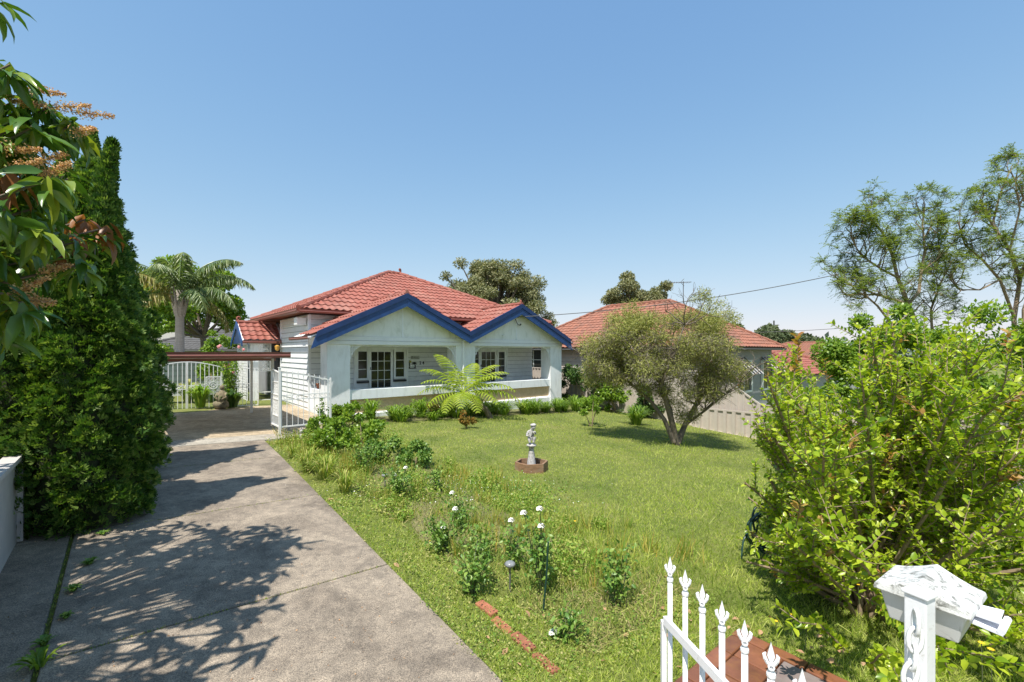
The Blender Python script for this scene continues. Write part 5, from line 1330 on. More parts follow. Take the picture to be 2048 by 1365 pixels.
# ---- rose bed
def rose(name, lab, loc, h, r, nst, nlf, flowers=(), group='rose bushes in the bed by the drive', mat=L_rose, lsz=.042):
    t = thing(name, lab, 'rose bush', tuple(loc), 0, group); mb = MB(); P = []
    for i in range(nst):
        a = rnd.uniform(0,6.28); q = r*rnd.uniform(.3,1); top = np.array((math.cos(a)*q, math.sin(a)*q, h*rnd.uniform(.6,1)))
        mid = top*np.array((.4,.4,.55))+rng.normal(size=3)*.02; mb.tube([(0,0,-.03), mid, top], [.007,.005,.003], 5, cap=False)
        for _ in range(nlf//nst):
            s = rnd.uniform(.25,1); c = (mid*(1-(s-.5)*2)+top*(s-.5)*2) if s > .5 else mid*s*2
            P.append(c+rng.normal(size=3)*np.array((.045,.045,.035)))
    for f in flowers:
        for _ in range(34):
            s = rnd.uniform(.3,.95); P.append(np.array(f)*np.array((.6+.4*s,.6+.4*s,s))+rng.normal(size=3)*np.array((.04,.04,.02)))
        mb.tube([(0,0,.05), np.array(f)*np.array((.6,.6,.6)), f], [.006,.004,.003], 5, cap=False)
    mb.build('stems', m_rstem, t); P = np.array(P); n = len(P)
    V, F = cloud(LEAF[0]*np.array((.6,1,1)), LEAF[1], P, frames(rdir(n)+np.array((0,0,.1)), np.array((0,0,1.))+rng.normal(size=(n,3))*.6), rng.uniform(.7,1.25,n)*lsz)
    np_obj('foliage', V, F, mat, t)
    for f in flowers:
        n = 26; k = np.arange(n); a = k*2.4; q = (k/n)**.6; zc_ = 1-1.35*q; rr_ = np.sqrt(np.maximum(.02,1-zc_**2)); D = np.stack([np.cos(a)*rr_, np.sin(a)*rr_, zc_], -1)
        V, F = cloud(LEAF[0]*np.array((.95,1,1)), LEAF[1], np.repeat(np.array(f)[None], n, 0), frames(D, np.stack([-np.sin(a),np.cos(a),0*a],-1)*.5-np.stack([np.cos(a),np.sin(a),0*a],-1)+np.array((0,0,1.))), .016+.018*q+rng.random(26)*.005)
        np_obj('flower', V, F, m_petal, t)
    return t
m_rstem = MAT('rose_stem', (.10,.12,.05), .7, .3, 12, 0)
def fl(base, px, py, Yoff=0):
    Y = base.y+Yoff; p = at(px, py, Y); return (p.x-base.x, Yoff, p.z-base.z)
b_ = gp(1083, 1190); rose('rose_bush', 'tall rose bush with white blooms in a column in the middle of the bed', b_, .62, .14, 7, 300, [fl(b_,1080,1017),fl(b_,1083,1051),fl(b_,1048,1025)])
b_ = gp(1025, 1140); rose('rose_bush', 'rose bush with one white bloom left of the tall white rose', b_, .38, .2, 6, 200, [fl(b_,1023,1040)])
b_ = gp(885, 1105); rose('rose_bush', 'rose bush with a full white bloom nearest the drive edge', b_, .36, .2, 7, 320, [fl(b_,888,1053),fl(b_,911,1017)])
b_ = gp(1235, 1210); rose('rose_bush', 'dark sparse rose bush beside the lawn, nearest the gate pickets', b_, .5, .16, 6, 300, [])
b_ = gp(945, 1190); rose('rose_bush', 'bushy rose without blooms above the brick edging', b_, .42, .22, 8, 380, [])
b_ = gp(800, 1000); rose('rose_bush', 'rose bush beside the grey garden light', b_, .5, .3, 8, 420, [fl(b_,812,935),fl(b_,790,950)])
b_ = gp(730, 950); rose('rose_bush', 'leafy rose bush in the far part of the bed', b_, .5, .3, 9, 480, [])
b_ = gp(870, 985); rose('rose_bush', 'thin rose bush at the lawn side of the bed', b_, .42, .2, 6, 220, [fl(b_,878,962)])
b_ = gp(920, 1060); rose('rose_bush', 'green rose bush between the two white blooms', b_, .36, .2, 6, 240, [fl(b_,905,985)])
b_ = gp(1130, 1280); rose('rose_bush', 'low rose sucker at the near end of the brick edging', b_, .22, .14, 5, 150, [fl(b_,1107,1264)])
b_ = gp(960, 1120); rose('rose_bush', 'dark leaved rose bush in the middle of the bed', b_, .34, .2, 6, 240, [])
b_ = gp(600+50, 845+15); rose('rose_bush', 'spindly rose bush standing before the low side gate', b_, .75, .18, 6, 260, [], lsz=.06)
wp = []
L_pale = LEAFM('pale_weed_leaves', [(.12,.24,.03),(.22,.34,.05),(.34,.42,.08),(.44,.42,.14)], .5, .35, .25)
for k in range(80):
    v_ = rnd.uniform(-9.8,-2.4); t_ = rnd.uniform(-1.75,.2)*(1 if v_ > -8 else .8); c = H(t_, v_); h_ = rnd.uniform(.10,.36)*(1.25 if v_ > -5 else 1); n = int(120+420*h_)
    a = rng.uniform(0, 6.28, n); q = rng.random(n)**.6*h_*.8; P = np.stack([c.x+np.cos(a)*q, c.y+np.sin(a)*q, 0*a], -1); P[:,2] = gz(P[:,0],P[:,1])+h_*rng.random(n)*(1-.5*q/(h_*.8))
    wp.append(cloud(LEAF[0]*np.array((.5,1,1)), LEAF[1], P, frames(rdir(n)+np.array((0,0,.4)), rdir(n)+np.array((0,0,1.))), rng.uniform(.6,1.3,n)*rnd.uniform(.022,.045)))
V, F = merge(wp); tag(np_obj('leafy_weeds', V, F, L_pale), 'pale green leafy weeds filling the overgrown rose bed', 'weeds', kind='stuff')
# big leafy shrubs at the far end of the bed
for i, (px, py, rx, h_, mt, sz) in enumerate([(665,905,.5,.62,L_bright,.07),(725,890,.55,.6,L_bright,.075),(770,925,.4,.5,L_rose,.06),(640,880,.35,.5,L_bright,.06),(700,855,.5,.62,L_bright,.08),(830,935,.3,.42,L_rose,.05)]):
    p = gp(px, py); bush('leafy_shrub', ['leafy shrub nearest the drive at the far end of the bed','largest pale green shrub at the far end of the bed','darker shrub with small leaves toward the lawn','low shrub beside the small stone ornament','wide shrub below the left verandah pier','small shrub between the roses and the lawn'][i], 'shrub', p, rx, rx*.8, h_*.5, 14, 2600, mt, sz, zc=h_*.5, aspect=.6, stems=6)
for i, (px, py, r_, h_, n) in enumerate([(615,945,.34,.38,130),(650,960,.38,.36,130),(690,985,.3,.3,90),(585,915,.25,.25,70)]):
    strap_clump(gp(px, py), r_, h_, n, L_weed, 'clump of long yellow-green grass by the drive, %s from the far end' % ['second','third','last','first'][[0,1,2,3].index(i)], 'long grass clumps by the drive', name='grass_clump', w_=.012)
ags = []
p = H(-1.75, 3.0); strap_clump(G(p.x,p.y,.03), .55, .5, 60, L_dkbush, 'dark agave-like rosette beside the mossy statue', name='agave', w_=.09)
p = H(-2.5, 3.25); strap_clump(G(p.x,p.y,.03), .45, .65, 50, L_bright, 'bright fern-like clump behind the mossy statue', name='bromeliad_clump', w_=.07)
p = H(-1.7, 3.45); rc = rose('climbing_rose', 'tall climbing rose with pink blooms beside the side porch', G(p.x,p.y), 1.75, .42, 14, 900, [], group=None, mat=L_bright, lsz=.07)
for k in range(9):
    f = (rnd.uniform(-.45,.45), rnd.uniform(-.3,.1), rnd.uniform(1.0,1.85)); MB().blob(f, .045, 6, 5, .3).build('flower', m_pink, rc)
p = H(-3.0, 5.3)
for i, (t_, v_) in enumerate([(-3.9,5.2),(-3.2,5.6),(-2.6,5.3),(-2.0,5.0)]):
    q = H(t_, v_); strap_clump(G(q.x,q.y), .5, .75, 55, L_dkbush if i % 2 else L_weed, 'leafy garden plant behind the driveway gates, %s from the left' % ['first','second','third','last'][i], 'plants behind the driveway gates', name='garden_plant', w_=.08)
# dark mossy statue
p = H(-2.05, 2.85); ms_ = thing('garden_statue', 'dark mossy stone statue of a seated figure at the back of the carport floor', 'statue', G(p.x,p.y,.03))
mb = MB(); mb.blob((0,0,.12), (.22,.18,.14), 9, 6, .15).blob((-.12,.05,.1), (.14,.12,.12), 8, 5, .2); mb.lathe([(.13,.15),(.15,.3),(.12,.42),(.08,.5),(.03,.54)], 9, (.03,0,0))
mb.blob((.03,0,.60), (.065,.065,.08), 8, 6, .08); mb.tube([(.14,0,.45),(.19,-.06,.33),(.10,-.12,.27)], [.04,.035,.03], 6).tube([(-.08,0,.45),(-.13,-.06,.33),(-.02,-.12,.27)], [.04,.035,.03], 6); mb.build('stone_figure', m_moss, ms_, smooth=True)
p = gp(603, 882); sb = thing('stone_ornament', 'small grey stone rabbit ornament in the grass by the side gate', 'ornament', p)
MB().blob((0,0,.08), (.055,.06,.09), 8, 6, .1).blob((0,-.01,.19), (.038,.042,.045), 8, 6, .05).tube([(-.015,0,.22),(-.02,.01,.27)], .012, 5).tube([(.015,0,.22),(.02,.01,.27)], .012, 5).build('rabbit_body', m_stone, sb, smooth=True)
m_lampg = MAT('grey_clear_plastic', (.22,.23,.24), .25, .3, 30, .2)
for (px, py, lab) in ((770,985,'grey dome garden light on a short stake among the far roses'), (1020,1185,'clear plastic garden light on a stake between the roses')):
    p = gp(px, py); t = thing('garden_light', lab, 'garden light', p)
    MB().tube([(0,0,-.03),(0,0,.24)], .008, 6).build('stake', m_cable, t)
    MB().lathe([(.015,.20),(.04,.225),(.05,.24),(.035,.255),(.012,.262)], 12).build('light_cap', m_lampg, t, smooth=True)
stk = tag(MB().tube([(0,0,-.05),(.03,.01,.25),(.045,.0,.55)], [.009,.008,.007], 7).build('garden_stake', m_hose, loc=gp(1085,1225)), 'green garden stake leaning beside the tall white rose', 'stake')
# brick edging
be = thing('brick_edging', 'row of half buried red bricks edging the bed near the drive', 'edging', gp(1050,1290)); bo = np.array(be.location)
me_b_ = MB().box(-.105,.105,-.038,.038,-.05,.03).mesh('brick', m_brick)
q0, q1 = gp(955,1205), gp(1115,1350); n = int((q1-q0).length/.225)
for i in range(n):
    a = q0+(q1-q0)*((i+.5)/n); ang = math.atan2(q1.y-q0.y, q1.x-q0.x)+rnd.uniform(-.08,.08)
    o = inst('brick', me_b_, be, Matrix.Translation(a-Vector(bo)+Vector((rnd.uniform(-.015,.015),0,rnd.uniform(-.02,-.002)))) @ Matrix.Rotation(ang, 4, 'Z') @ Matrix.Rotation(rnd.uniform(-.2,.2), 4, 'X'))
    bv = o.modifiers.new('bevel','BEVEL'); bv.width = .008; bv.segments = 2

# ---- statue and its hexagonal planter
sp = gp(1063, 940); pl_ = thing('planter', 'low hexagonal planter of aged brown timber on the lawn', 'planter', sp, .2)
rx_, ry_ = .30, .26
hexp = [(rx_*math.cos(math.pi*k/3), ry_*1.1*math.sin(math.pi*k/3)) for k in range(6)]
for k in range(6):
    a, b = np.array((*hexp[k], 0)), np.array((*hexp[(k+1)%6], 0)); i_a, i_b = a*.87, b*.87
    for z0_, z1_ in ((-.03,.075),(.078,.15)):
        MB().prism([a+(0,0,z0_), b+(0,0,z0_), i_b+(0,0,z0_), i_a+(0,0,z0_)], (0,0,z1_-z0_)).build('board', m_timber, pl_)
MB().prism([(x*.88,y*.88,0.0) for x, y in hexp], (0,0,.035)).build('soil_fill', m_soil, pl_)
stt = thing('statue', 'weathered grey cherub statue on a twisted pedestal standing in the hexagonal planter', 'statue', sp+Vector((0,0,.035)))
N_ = 40; prof = [(.085,0),(.088,.03),(.078,.05)]+[(.078-.028*i/10, .06+.20*i/10) for i in range(11)]+[(.052,.275),(.052,.285),(.040,.30),(.042,.32),(.05,.36),(.058,.375)]
P = []; F = []
for i, (r_, z_) in enumerate(prof):
    for k in range(N_):
        a = 2*math.pi*k/N_; fl_ = .07*math.cos(8*(a+z_*7)) if .05 < z_ < .27 else 0
        P.append((r_*(1+fl_)*math.cos(a), r_*(1+fl_)*math.sin(a), z_))
for i in range(len(prof)-1):
    for k in range(N_): F.append((i*N_+k, i*N_+(k+1)%N_, (i+1)*N_+(k+1)%N_, (i+1)*N_+k))
MB().add(P, F).build('pedestal', m_stone, stt, smooth=True)
MB().lathe([(.055,.375),(.085,.385),(.09,.40),(.075,.415),(.05,.425)], 16).build('plinth', m_stone, stt, smooth=True)
def skin(name, verts, edges, radii, mat, parent, root=0, sub=2):
    me = bpy.data.meshes.new(name); me.from_pydata(verts, edges, []); o = bpy.data.objects.new(name, me); COL.objects.link(o); o.parent = parent
    sk = o.modifiers.new('skin', 'SKIN'); ly = me.skin_vertices
    if not len(ly):
        bpy.context.view_layer.objects.active = o
    for i, r_ in enumerate(radii):
        me.skin_vertices[0].data[i].radius = (r_, r_); me.skin_vertices[0].data[i].use_root = (i == root)
    ss = o.modifiers.new('sub', 'SUBSURF'); ss.levels = sub; ss.render_levels = sub; me.materials.append(mat); return o
# crouching child: pelvis, spine, head, arms hugging the knees
vv_ = [(0,.01,.485),(-.015,0,.555),(-.02,-.01,.625),(.005,-.02,.665),(.03,-.03,.715),(.035,-.035,.745),
       (.05,-.05,.53),(.03,-.06,.44),(-.05,-.05,.545),(-.03,-.07,.44),
       (.035,-.02,.64),(.07,-.06,.60),(.05,-.09,.66),(-.065,-.02,.63),(-.09,-.06,.57),(-.03,-.095,.59)]
ed_ = [(0,1),(1,2),(2,3),(3,4),(4,5),(0,6),(6,7),(0,8),(8,9),(2,10),(10,11),(11,12),(2,13),(13,14),(14,15)]
try:
    skin('stone_figure', vv_, ed_, [.050,.048,.045,.024,.050,.036,.030,.020,.030,.020,.024,.019,.015,.024,.019,.015], m_stone, stt)
except Exception as ex:
    print('skin fallback', ex); raise
MB().blob((.03,-.03,.755), (.055,.05,.03), 9, 6, .2).blob((-.04,.04,.60), (.03,.02,.06), 7, 5, .2).build('curls', m_stone, stt, smooth=True)

# ---- hose reel
hp_ = G(2.75, 4.75); hr = thing('garden_hose', 'coiled dark green garden hose under the left side of the crepe myrtle', 'hose', tuple(hp_))
pts = []
for i in range(150):
    a = i*.26; r_ = .24+.035*math.sin(i*.7); pts.append((r_*math.cos(a)*1.0, .06*math.sin(i*.37)+.02*math.cos(a), .30+r_*math.sin(a)*.95))
MB().tube(pts, .011, 6).build('hose_coil', m_hose, hr, smooth=True)
MB().tube([(-.24,0,.3),(-.33,-.05,.2),(-.38,-.1,.05),(-.36,-.15,-.0)], .011, 6).build('hose_end', m_hose, hr, smooth=True)
MB().tube([(0,.05,-.05),(0,.05,.5)], .03, 8).build('tap_post', m_timber, hr)

# ---- tiled pad inside the gate
c0 = gp(1475, 1265); tc, vc = toTV(c0.x, c0.y); pad = thing('path_paving', None, None); pad['kind'] = 'structure'
def ptile(t0, t1, v0, v1, mat, top=.035, j=.004):
    slab('tile', [(t0+j, v0+j), (t1-j, v0+j), (t1-j, v1-j), (t0+j, v1-j)], top+rnd.uniform(-.002,.002), mat, pad, .05)
for k in range(12):
    ptile(tc-.115, tc, vc-.235*(k+1), vc-.235*k, m_tile)                       # right border
for k in range(5):
    ptile(tc-.115-.235*(k+1), tc-.115-.235*k, vc-.115, vc, m_tile)             # far border
    ptile(tc-.115-.235*(k+1), tc-.115-.235*k, vc-.35, vc-.115, m_tile)
for i in range(3):
    for k in range(7):
        a = .31; ptile(tc-.115-a*(i+1), tc-.115-a*i, vc-.35-a*(k+1), vc-.35-a*k, m_slate, .03)

# ---- front gate
g0, g1 = np.array((.617,1.754)), np.array((.732,1.133)); gd = (g1-g0)/6
fg = thing('front_gate', 'open white steel gate with spear topped pickets at the bottom of the frame', 'gate', (g0[0], g0[1], 0))
fin = MB(); fin.lathe([(.0105,-.012),(.012,-.008),(.012,0),(.008,.008),(.005,.02),(.0045,.026)], 10)
fin.prism([(0,-.0028,.022),(.0095,-.0028,.048),(.006,-.0028,.062),(0,-.0028,.086),(-.006,-.0028,.062),(-.0095,-.0028,.048)], (0,.0056,0))
for s in (-1,1): fin.tube([(0,0,.020),(s*.008,0,.026),(s*.0145,0,.038),(s*.017,0,.048),(s*.013,0,.054)], [.004,.0052,.0058,.0048,.002], 6)
fin.ring((0,-.004,.022), .007, .004, th=.008, n=8)
fin_me = fin.mesh('finial', m_picket, smooth=False); pk_me = MB().tube([(0,0,.10),(0,0,1.115)], .0092, 12).mesh('picket', m_picket, smooth=True)
gang = math.atan2(gd[1], gd[0])
for i in range(9):
    q = gd*i
    o = inst('picket', pk_me, fg, Matrix.Translation((q[0], q[1], 0)))
    f = inst('finial', fin_me, o, Matrix.Translation((0,0,1.117)) @ Matrix.Rotation(-R(25)+rnd.uniform(-.1,.1), 4, 'Z'))
e = gd*9
for z_ in (.955, .22): MB().bar((-.02,.0,z_), (e[0],e[1],z_), .016, .032).build('rail', m_picket, fg)
MB().box(-.03,-.012,.004,.022,.05,.945).build('stile', m_picket, fg)
# mailbox
mbx = thing('mailbox', 'lichen speckled white plastic letterbox with a gabled lid, fixed to a white post', 'mailbox', (1.184,1.276,1.33), R(-55))
lx, ly = .100, .092; P = []; F = []
for i in range(9):
    s = -1+2*i/8; zz = .040*(1-abs(s))**1.35
    P += [(s*lx, -ly, zz), (s*lx, ly, zz), (s*lx*1.02, -ly*1.03, -.012), (s*lx*1.02, ly*1.03, -.012), (s*lx*.98, -ly*.97, zz+.005), (s*lx*.98, ly*.97, zz+.005)]
for i in range(8):
    a, b = i*6, (i+1)*6
    F += [(a+4,b+4,b+5,a+5), (a,b,b+4,a+4), (a+1,a+5,b+5,b+1), (a+2,b+2,b,a), (a+3,a+1,b+1,b+3), (a+2,a+3,b+3,b+2)]
F += [(0,1,3,2),(48,50,51,49),(0,4,5,1),(48,49,53,52)]
MB().add(P, F).build('lid', m_lichen, mbx, bevel=.0025)
bx = MB(); bx.add([(-lx*.9,-ly*.9,-.01),(lx*.9,-ly*.9,-.01),(lx*.9,ly*.9,-.01),(-lx*.9,ly*.9,-.01),(-lx*.72,-ly*.72,-.095),(lx*.72,-ly*.72,-.095),(lx*.72,ly*.72,-.095),(-lx*.72,ly*.72,-.095)], [(0,1,2,3),(7,6,5,4),(0,4,5,1),(1,5,6,2),(2,6,7,3),(3,7,4,0)])
bx.build('box_body', m_lich2 if 'm_lich2' in globals() else MAT('grey_white_plastic', (.62,.62,.60), .5, .06, 12, .1, 80, dirt=(.25,.25,.22), dscale=22, damt=.5, dlo=.58, dhi=.66), mbx, bevel=.003)
npp = thing('junk_mail', 'rolled white junk mail sticking out of the right end of the letterbox', 'paper', tuple(Vector((1.184,1.276,1.31))), R(-55))
mm = MAT('white_paper', (.78,.79,.85), .5, .05, 20, 0)
MB().prism([(.09,-.045,-.018),(.150,-.05,-.022),(.148,.03,-.018),(.09,.03,-.012)], (0,0,.006)).build('sheet', mm, npp)
MB().prism([(.09,-.035,.0),(.143,-.045,.004),(.140,.04,.006),(.09,.03,.004)], (0,0,.004)).build('sheet', mm, npp)
MB().tube([(.146,-.05,-.012),(.147,.035,-.008)], .008, 8).build('sheet', mm, npp)
mp_ = thing('gate_post', 'white square steel post carrying the letterbox and a white chain', 'post', (1.075,1.185,0), R(25))
MB().box(-.024,.024,-.024,.024,0,1.362).build('post_shaft', m_picket, mp_, bevel=.003)
MB().prism([(-.029,-.029,1.362),(.029,-.029,1.362),(.029,.029,1.362),(-.029,.029,1.362)], (0,0,.010)).build('post_cap', m_picket, mp_, bevel=.003)
chn = thing('chain', 'white painted chain hanging down the left face of the letterbox post', 'chain', (1.075,1.185,0), R(25))
def link(mb, c, d, side, L_=.062, W_=.014, r_=.0052):
    c = np.array(c); d = nrm(np.array(d, float)[None])[0]; side = nrm(np.array(side, float)[None])[0]; pts = []
    for k in range(13):
        a = 2*math.pi*k/12; pts.append(c+d*math.cos(a)*L_/2*1.0+side*math.sin(a)*W_)
    mb.tube(pts, r_, 6, cap=False)
cw = Vector((1.075,1.185,0)); cm_ = Matrix.Rotation(-R(25), 4, 'Z'); pth = [tuple(cm_ @ (Vector((1.012-.0018*i-.0012*i*i, 1.125-.002*i, 1.345-.042*i))-cw)) for i in range(8)]
for i in range(7):
    a, b = np.array(pth[i]), np.array(pth[i+1]); mb = MB(); link(mb, (a+b)/2, b-a, (1,-1,0) if i % 2 else (1,1,0)); mb.build('link', m_steel, chn, smooth=True)
MB().tube([(-.055,-.035,1.10),(-.11,-.03,1.125)], .016, 12).build('hinge_barrel', m_picket, mp_)
MB().tube([(-.02,-.035,1.07),(-.06,-.035,1.10)], .013, 10).build('hinge_arm', m_picket, mp_)

# ---- ground details
def scatter(n, ymin, ymax, rmin=-1.25, rmax=1.25, pw=1.0):
    u = rng.random(n); Y = ymin*(ymax/ymin)**(u**pw); X = rng.uniform(rmin, rmax, n)*Y; return X, Y
def tv(X, Y):
    dx, dy = X-P0.x, Y-P0.y; return dx*UT.x+dy*UT.y, dx*VT.x+dy*VT.y
def vnoise(X, Y, s, seed):
    r_ = np.random.default_rng(seed); z = 0
    for k in range(6):
        a, b, c = r_.uniform(-1,1,3); q = s*(1+k*.6); z = z+np.sin(X*a*q+Y*b*q+c*9)/(1+k*.4)
    return z/2.2
def lawn_mask(X, Y):
    t, v = tv(X, Y); e = np.where(v < -2.7, -2.02-.052*(-2.7-v), -2.02)
    m = (t > e-.02+.045*vnoise(X,Y,14,5)) & (v > -14) & (t < 10.72) & (v < -1.2-.02*t)
    m &= ~((t < -.9) & (v > -2.38)) & ~((t < 0) & (v > -1.75))
    m &= ~((t < tc+.01) & (t > tc-1.32) & (v < vc+.01))
    return m, t, v
def blades(name, lab, n, ymin, ymax, mat, h0, h1, w0, lean, maskf, tmpl=BLADE2, seed=0, parent=None, wgrow=.22):
    X, Y = scatter(n, ymin, ymax); m, t, v = lawn_mask(X, Y); m &= maskf(X, Y, t, v); X, Y = X[m], Y[m]; k = len(X)
    h = rng.uniform(h0, h1, k)*(1+.25*vnoise(X,Y,1.3,3)); P = np.stack([X, Y, gz(X,Y)+.0], -1)
    D = nrm(np.stack([rng.normal(size=k)*lean, rng.normal(size=k)*lean, np.ones(k)], -1)); N = rdir(k)
    wd = w0*(1+wgrow*Y)*rng.uniform(.7,1.3,k); S = np.stack([wd, h, h], -1)
    V, F = cloud(tmpl[0], tmpl[1], P, frames(D, N), S); o = np_obj(name, V, F, mat); print(name, k)
    return tag(o, lab, 'grass', kind='stuff')
bedm = lambda t, v, X, Y: (t < -.55+.25*vnoise(X,Y,1.5,8)+.04*(v+3)*-.0) & (v > -10.6)
blades('lawn_grass', 'mown sunlit lawn between the drive and the steel fence', 420000, 1.9, 17.5, L_grass, .022, .058, .0028, .7, lambda X,Y,t,v: ~(bedm(t,v,X,Y) & (t > -1.75)) , tmpl=BLADE)
blades('bed_weeds', 'tall mixed weeds and grasses in the rose bed', 90000, 2.0, 13, L_weed, .06, .20, .003, .55, lambda X,Y,t,v: bedm(t,v,X,Y) & (t > -1.75) & (rng.random(len(X)) < .75+.4*vnoise(X,Y,2.2,4)))
blades('dry_grass', 'straw coloured dry grass lying through the rose bed', 80000, 2.0, 13, L_dry, .05, .16, .0025, 1.6, lambda X,Y,t,v: bedm(t,v,X,Y) & (t > -1.8) & (rng.random(len(X)) < .40-.5*vnoise(X,Y,2.2,4)))
blades('rough_grass', 'longer grass tufts at the gate and along the lawn edges', 26000, 2.2, 16, L_grass, .07, .17, .003, .5, lambda X,Y,t,v: ((v < -8.7) & (t > -1.2) & (t < 3.5) & (rng.random(len(X)) < .55)) | ((v > -1.9) & (rng.random(len(X)) < .5)) | (np.hypot(X-4.1,Y-11.3) < .8) | ((t > 10.3) & (rng.random(len(X)) < .6)))
# small broad weeds and clover
def specks(name, lab, n, region, mat, size, zoff, tmpl=DIAM, aspect=.8, cat='weeds', flat=.3):
    X, Y = region(n); k = len(X); P = np.stack([X, Y, gz(X,Y)+zoff*rng.random(k)], -1)
    V, F = cloud(tmpl[0]*np.array((aspect,1,1)), tmpl[1], P, frames(rdir(k)*np.array((1,1,flat)), np.array((0,0,1.))+rng.normal(size=(k,3))*.5), rng.uniform(.6,1.3,k)*size*(np.clip(Y,2,9)*.13+.12 if name in ('ground_cover','clover_leaves') else 1))
    return tag(np_obj(name, V, F, mat), lab, cat, kind='stuff')
L_bedw = LEAFM('bed_weed_leaves', [(.10,.20,.03),(.20,.30,.05),(.32,.38,.09),(.42,.36,.16)], .6, .3, .2)
def reg_bed(n):
    X, Y = scatter(n, 2.0, 12); m, t, v = lawn_mask(X, Y); m &= (t < -.4) & (v > -10.8) & (rng.random(len(X)) < .38+.6*vnoise(X,Y,2.5,6)) & (rng.random(len(X)) < .35+.12*Y); return X[m], Y[m]
specks('ground_cover', 'small leaved green weeds covering the soil of the rose bed', 190000, reg_bed, L_bedw, .032, .09)
def tufts():
    parts = []
    for _ in range(230):
        v_ = rng.uniform(-10.2, -1.9); t_ = rng.uniform(-1.75+.0*v_, .15+.10*(v_+6)*0+.25); c = H(t_, v_); 
        if rng.random() < .25: c = H(rng.uniform(-1.9,-1.2), rng.uniform(-6,-2.4))
        k = int(rng.integers(14, 40)); a = rng.uniform(0, 6.28, k); sp = rng.uniform(.02, .09); P = np.stack([c.x+rng.normal(size=k)*sp, c.y+rng.normal(size=k)*sp, 0*a], -1); P[:,2] = gz(P[:,0], P[:,1])
        D = nrm(np.stack([np.cos(a)*.6, np.sin(a)*.6, np.full(k, 1.0)], -1)+rng.normal(size=(k,3))*.2); h = rng.uniform(.10, .34)*rng.uniform(.5, 1, k)
        parts.append(cloud(BLADE2[0], BLADE2[1], P, frames(D, np.stack([-np.cos(a), -np.sin(a), 0*a+.3], -1)), np.stack([rng.uniform(.005,.010,k), h, h*1.4], -1)))
    return merge(parts)
V, F = tufts(); tag(np_obj('tall_weeds', V, F, LEAFM('tall_weed_blades', [(.11,.22,.03),(.20,.31,.05),(.34,.38,.07),(.50,.42,.12),(.45,.30,.06)], .55, .3, .2)), 'arching clumps of tall green and yellow weeds through the rose bed', 'weeds', kind='stuff')
def reg_clover(n):
    c = gp(940, 985); X = c.x+rng.normal(size=n)*.75; Y = c.y+rng.normal(size=n)*.42; return X, Y
specks('clover_flowers', 'patch of tiny white clover flowers in the lawn beside the roses', 420, reg_clover, m_petal, .016, .07, aspect=1, cat='flowers')
specks('clover_leaves', 'darker clover patch in the lawn beside the roses', 5000, reg_clover, L_rose, .024, .05, aspect=1, cat='clover')
def reg_dead(n):
    X, Y = scatter(n, 2.3, 8); m, t, v = lawn_mask(X, Y); m &= (t < -.2) & (rng.random(len(X)) < .35+.5*vnoise(X,Y,1.8,9)); return X[m], Y[m]
specks('fallen_leaves', 'curled brown fallen leaves along the edge of the rose bed', 1700, reg_dead, L_dead, .05, .05, tmpl=LEAF, aspect=.55, cat='fallen leaves')
def reg_grit(n):
    X, Y = scatter(n, 2.0, 9); t, v = tv(X, Y); m = (t < -2.2) & (t > -4.8) & (v < -2.5); return X[m], Y[m]
o = specks('leaf_litter', 'scattered leaf crumbs on the concrete drive', 1500, reg_grit, L_dead, .012, .0, cat='leaf litter'); o.location.z = .034
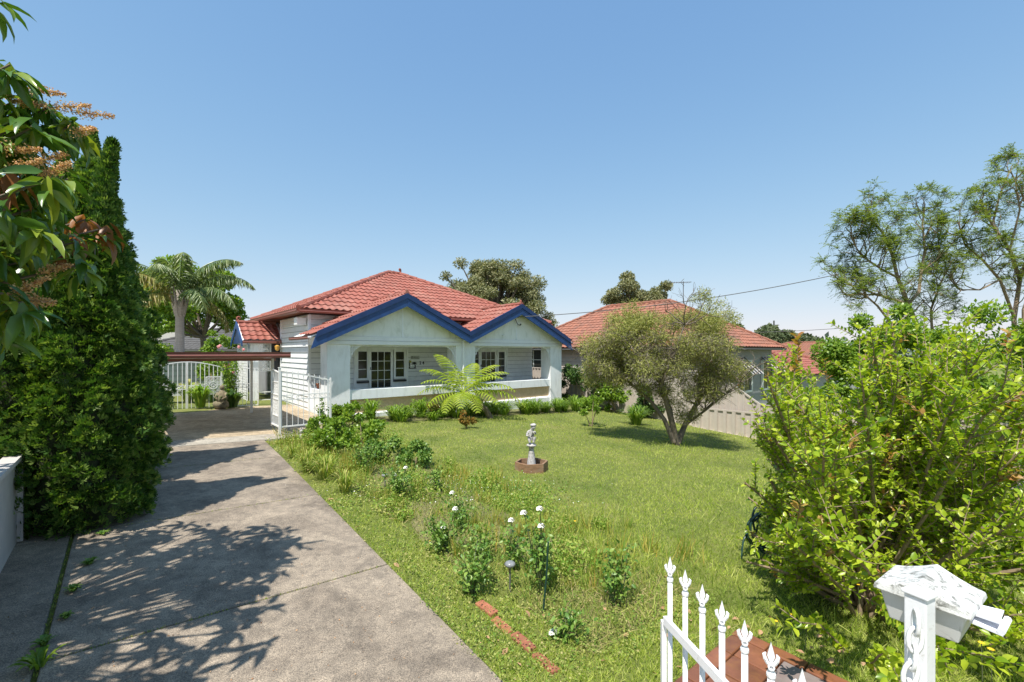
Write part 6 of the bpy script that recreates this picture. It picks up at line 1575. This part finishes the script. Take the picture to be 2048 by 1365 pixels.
# drive weeds
for i, (px, py, s) in enumerate([(180,1128,.05),(147,1182,.05),(132,1236,.035),(88,1290,.05),(80,1335,.09),(215,1050,.05),(205,1070,.04)]):
    strap_clump(gp(px, py, .03), s*1.5, s, 26, L_rose if i != 4 else L_bright, ['small weed in the drive joint, third from the cypress','weed in the drive joint, fourth from the cypress','tiny weed in the drive joint, fifth from the cypress','flat weed spreading over the drive joint near the bottom left','largest weed rosette on the drive at the bottom left','pale upright weed at the foot of the cypress','weed in the drive joint, nearest the cypress'][i], 'weeds in the drive joint', name='weed', w_=.02)
def joint_moss(t0, t1, v0, v1, n):
    t = rng.uniform(t0, t1, n); v = rng.uniform(v0, v1, n); X = P0.x+UT.x*t+VT.x*v; Y = P0.y+UT.y*t+VT.y*v
    P = np.stack([X, Y, gz(X,Y)+.02], -1); return cloud(BLADE[0], BLADE[1], P, frames(rdir(n)*.6+np.array((0,0,.8)), rdir(n)), np.stack([np.full(n,.006), rng.uniform(.012,.03,n), np.full(n,.02)], -1))
ps = []
for v_ in jv[1:-1]: ps.append(joint_moss(-4.5, -2.4, v_-.008, v_+.008, 260))
ps.append(joint_moss(-4.555, -4.53, -10.5, -6, 260)); V, F = merge(ps); tag(np_obj('joint_moss', V, F, L_weed), 'moss and grass growing in the joints of the concrete drive', 'moss', kind='stuff')
# yellow daisies
def daisy(lab, px, py, Y, n=12, group=None, r_=.016):
    p = at(px, py, Y); g_ = G(p.x, p.y); t = thing('dandelion', lab, 'flower', g_, 0, 'yellow dandelions near the gate'); h_ = p.z-g_.z
    MB().tube([(0,0,0),(.01,0,h_*.5),(0,0,h_)], .002, 5).build('stalk', m_rstem, t)
    k = np.arange(n); a = k*2*math.pi/n; D = np.stack([np.cos(a), np.sin(a), 0*a+.25], -1)
    V, F = cloud(DIAM[0]*np.array((.45,1,1)), DIAM[1], np.repeat(np.array((0,0,h_))[None], n, 0), frames(D, np.repeat(np.array((0,0,1.))[None], n, 0)), np.full(n, r_)); np_obj('petals', V, F, m_yel, t)
for i, (px, py, Y) in enumerate([(1552,1243,3.2),(1582,1230,3.3),(1610,1239,3.2),(1716,1170,3.6),(1963,1287,2.2),(1982,1300,2.15),(1150,1043,4.9),(860,1082,4.6)]):
    daisy(['leftmost yellow dandelion below the crepe myrtle','yellow dandelion just above the other two','yellow dandelion right of the pair','yellow dandelion in front of the myrtle stems','yellow dandelion right of the letterbox, upper one','yellow dandelion right of the letterbox, lower one','lone yellow dandelion in the open lawn','yellow flower low in the rose bed'][i], px, py, Y)
# sky haze is left to the sky itself
bpy.context.view_layer.update()
tri = sum(len(o.data.polygons) for o in scn.objects if o.type == 'MESH')
print('objects', len(scn.objects), 'faces', tri)
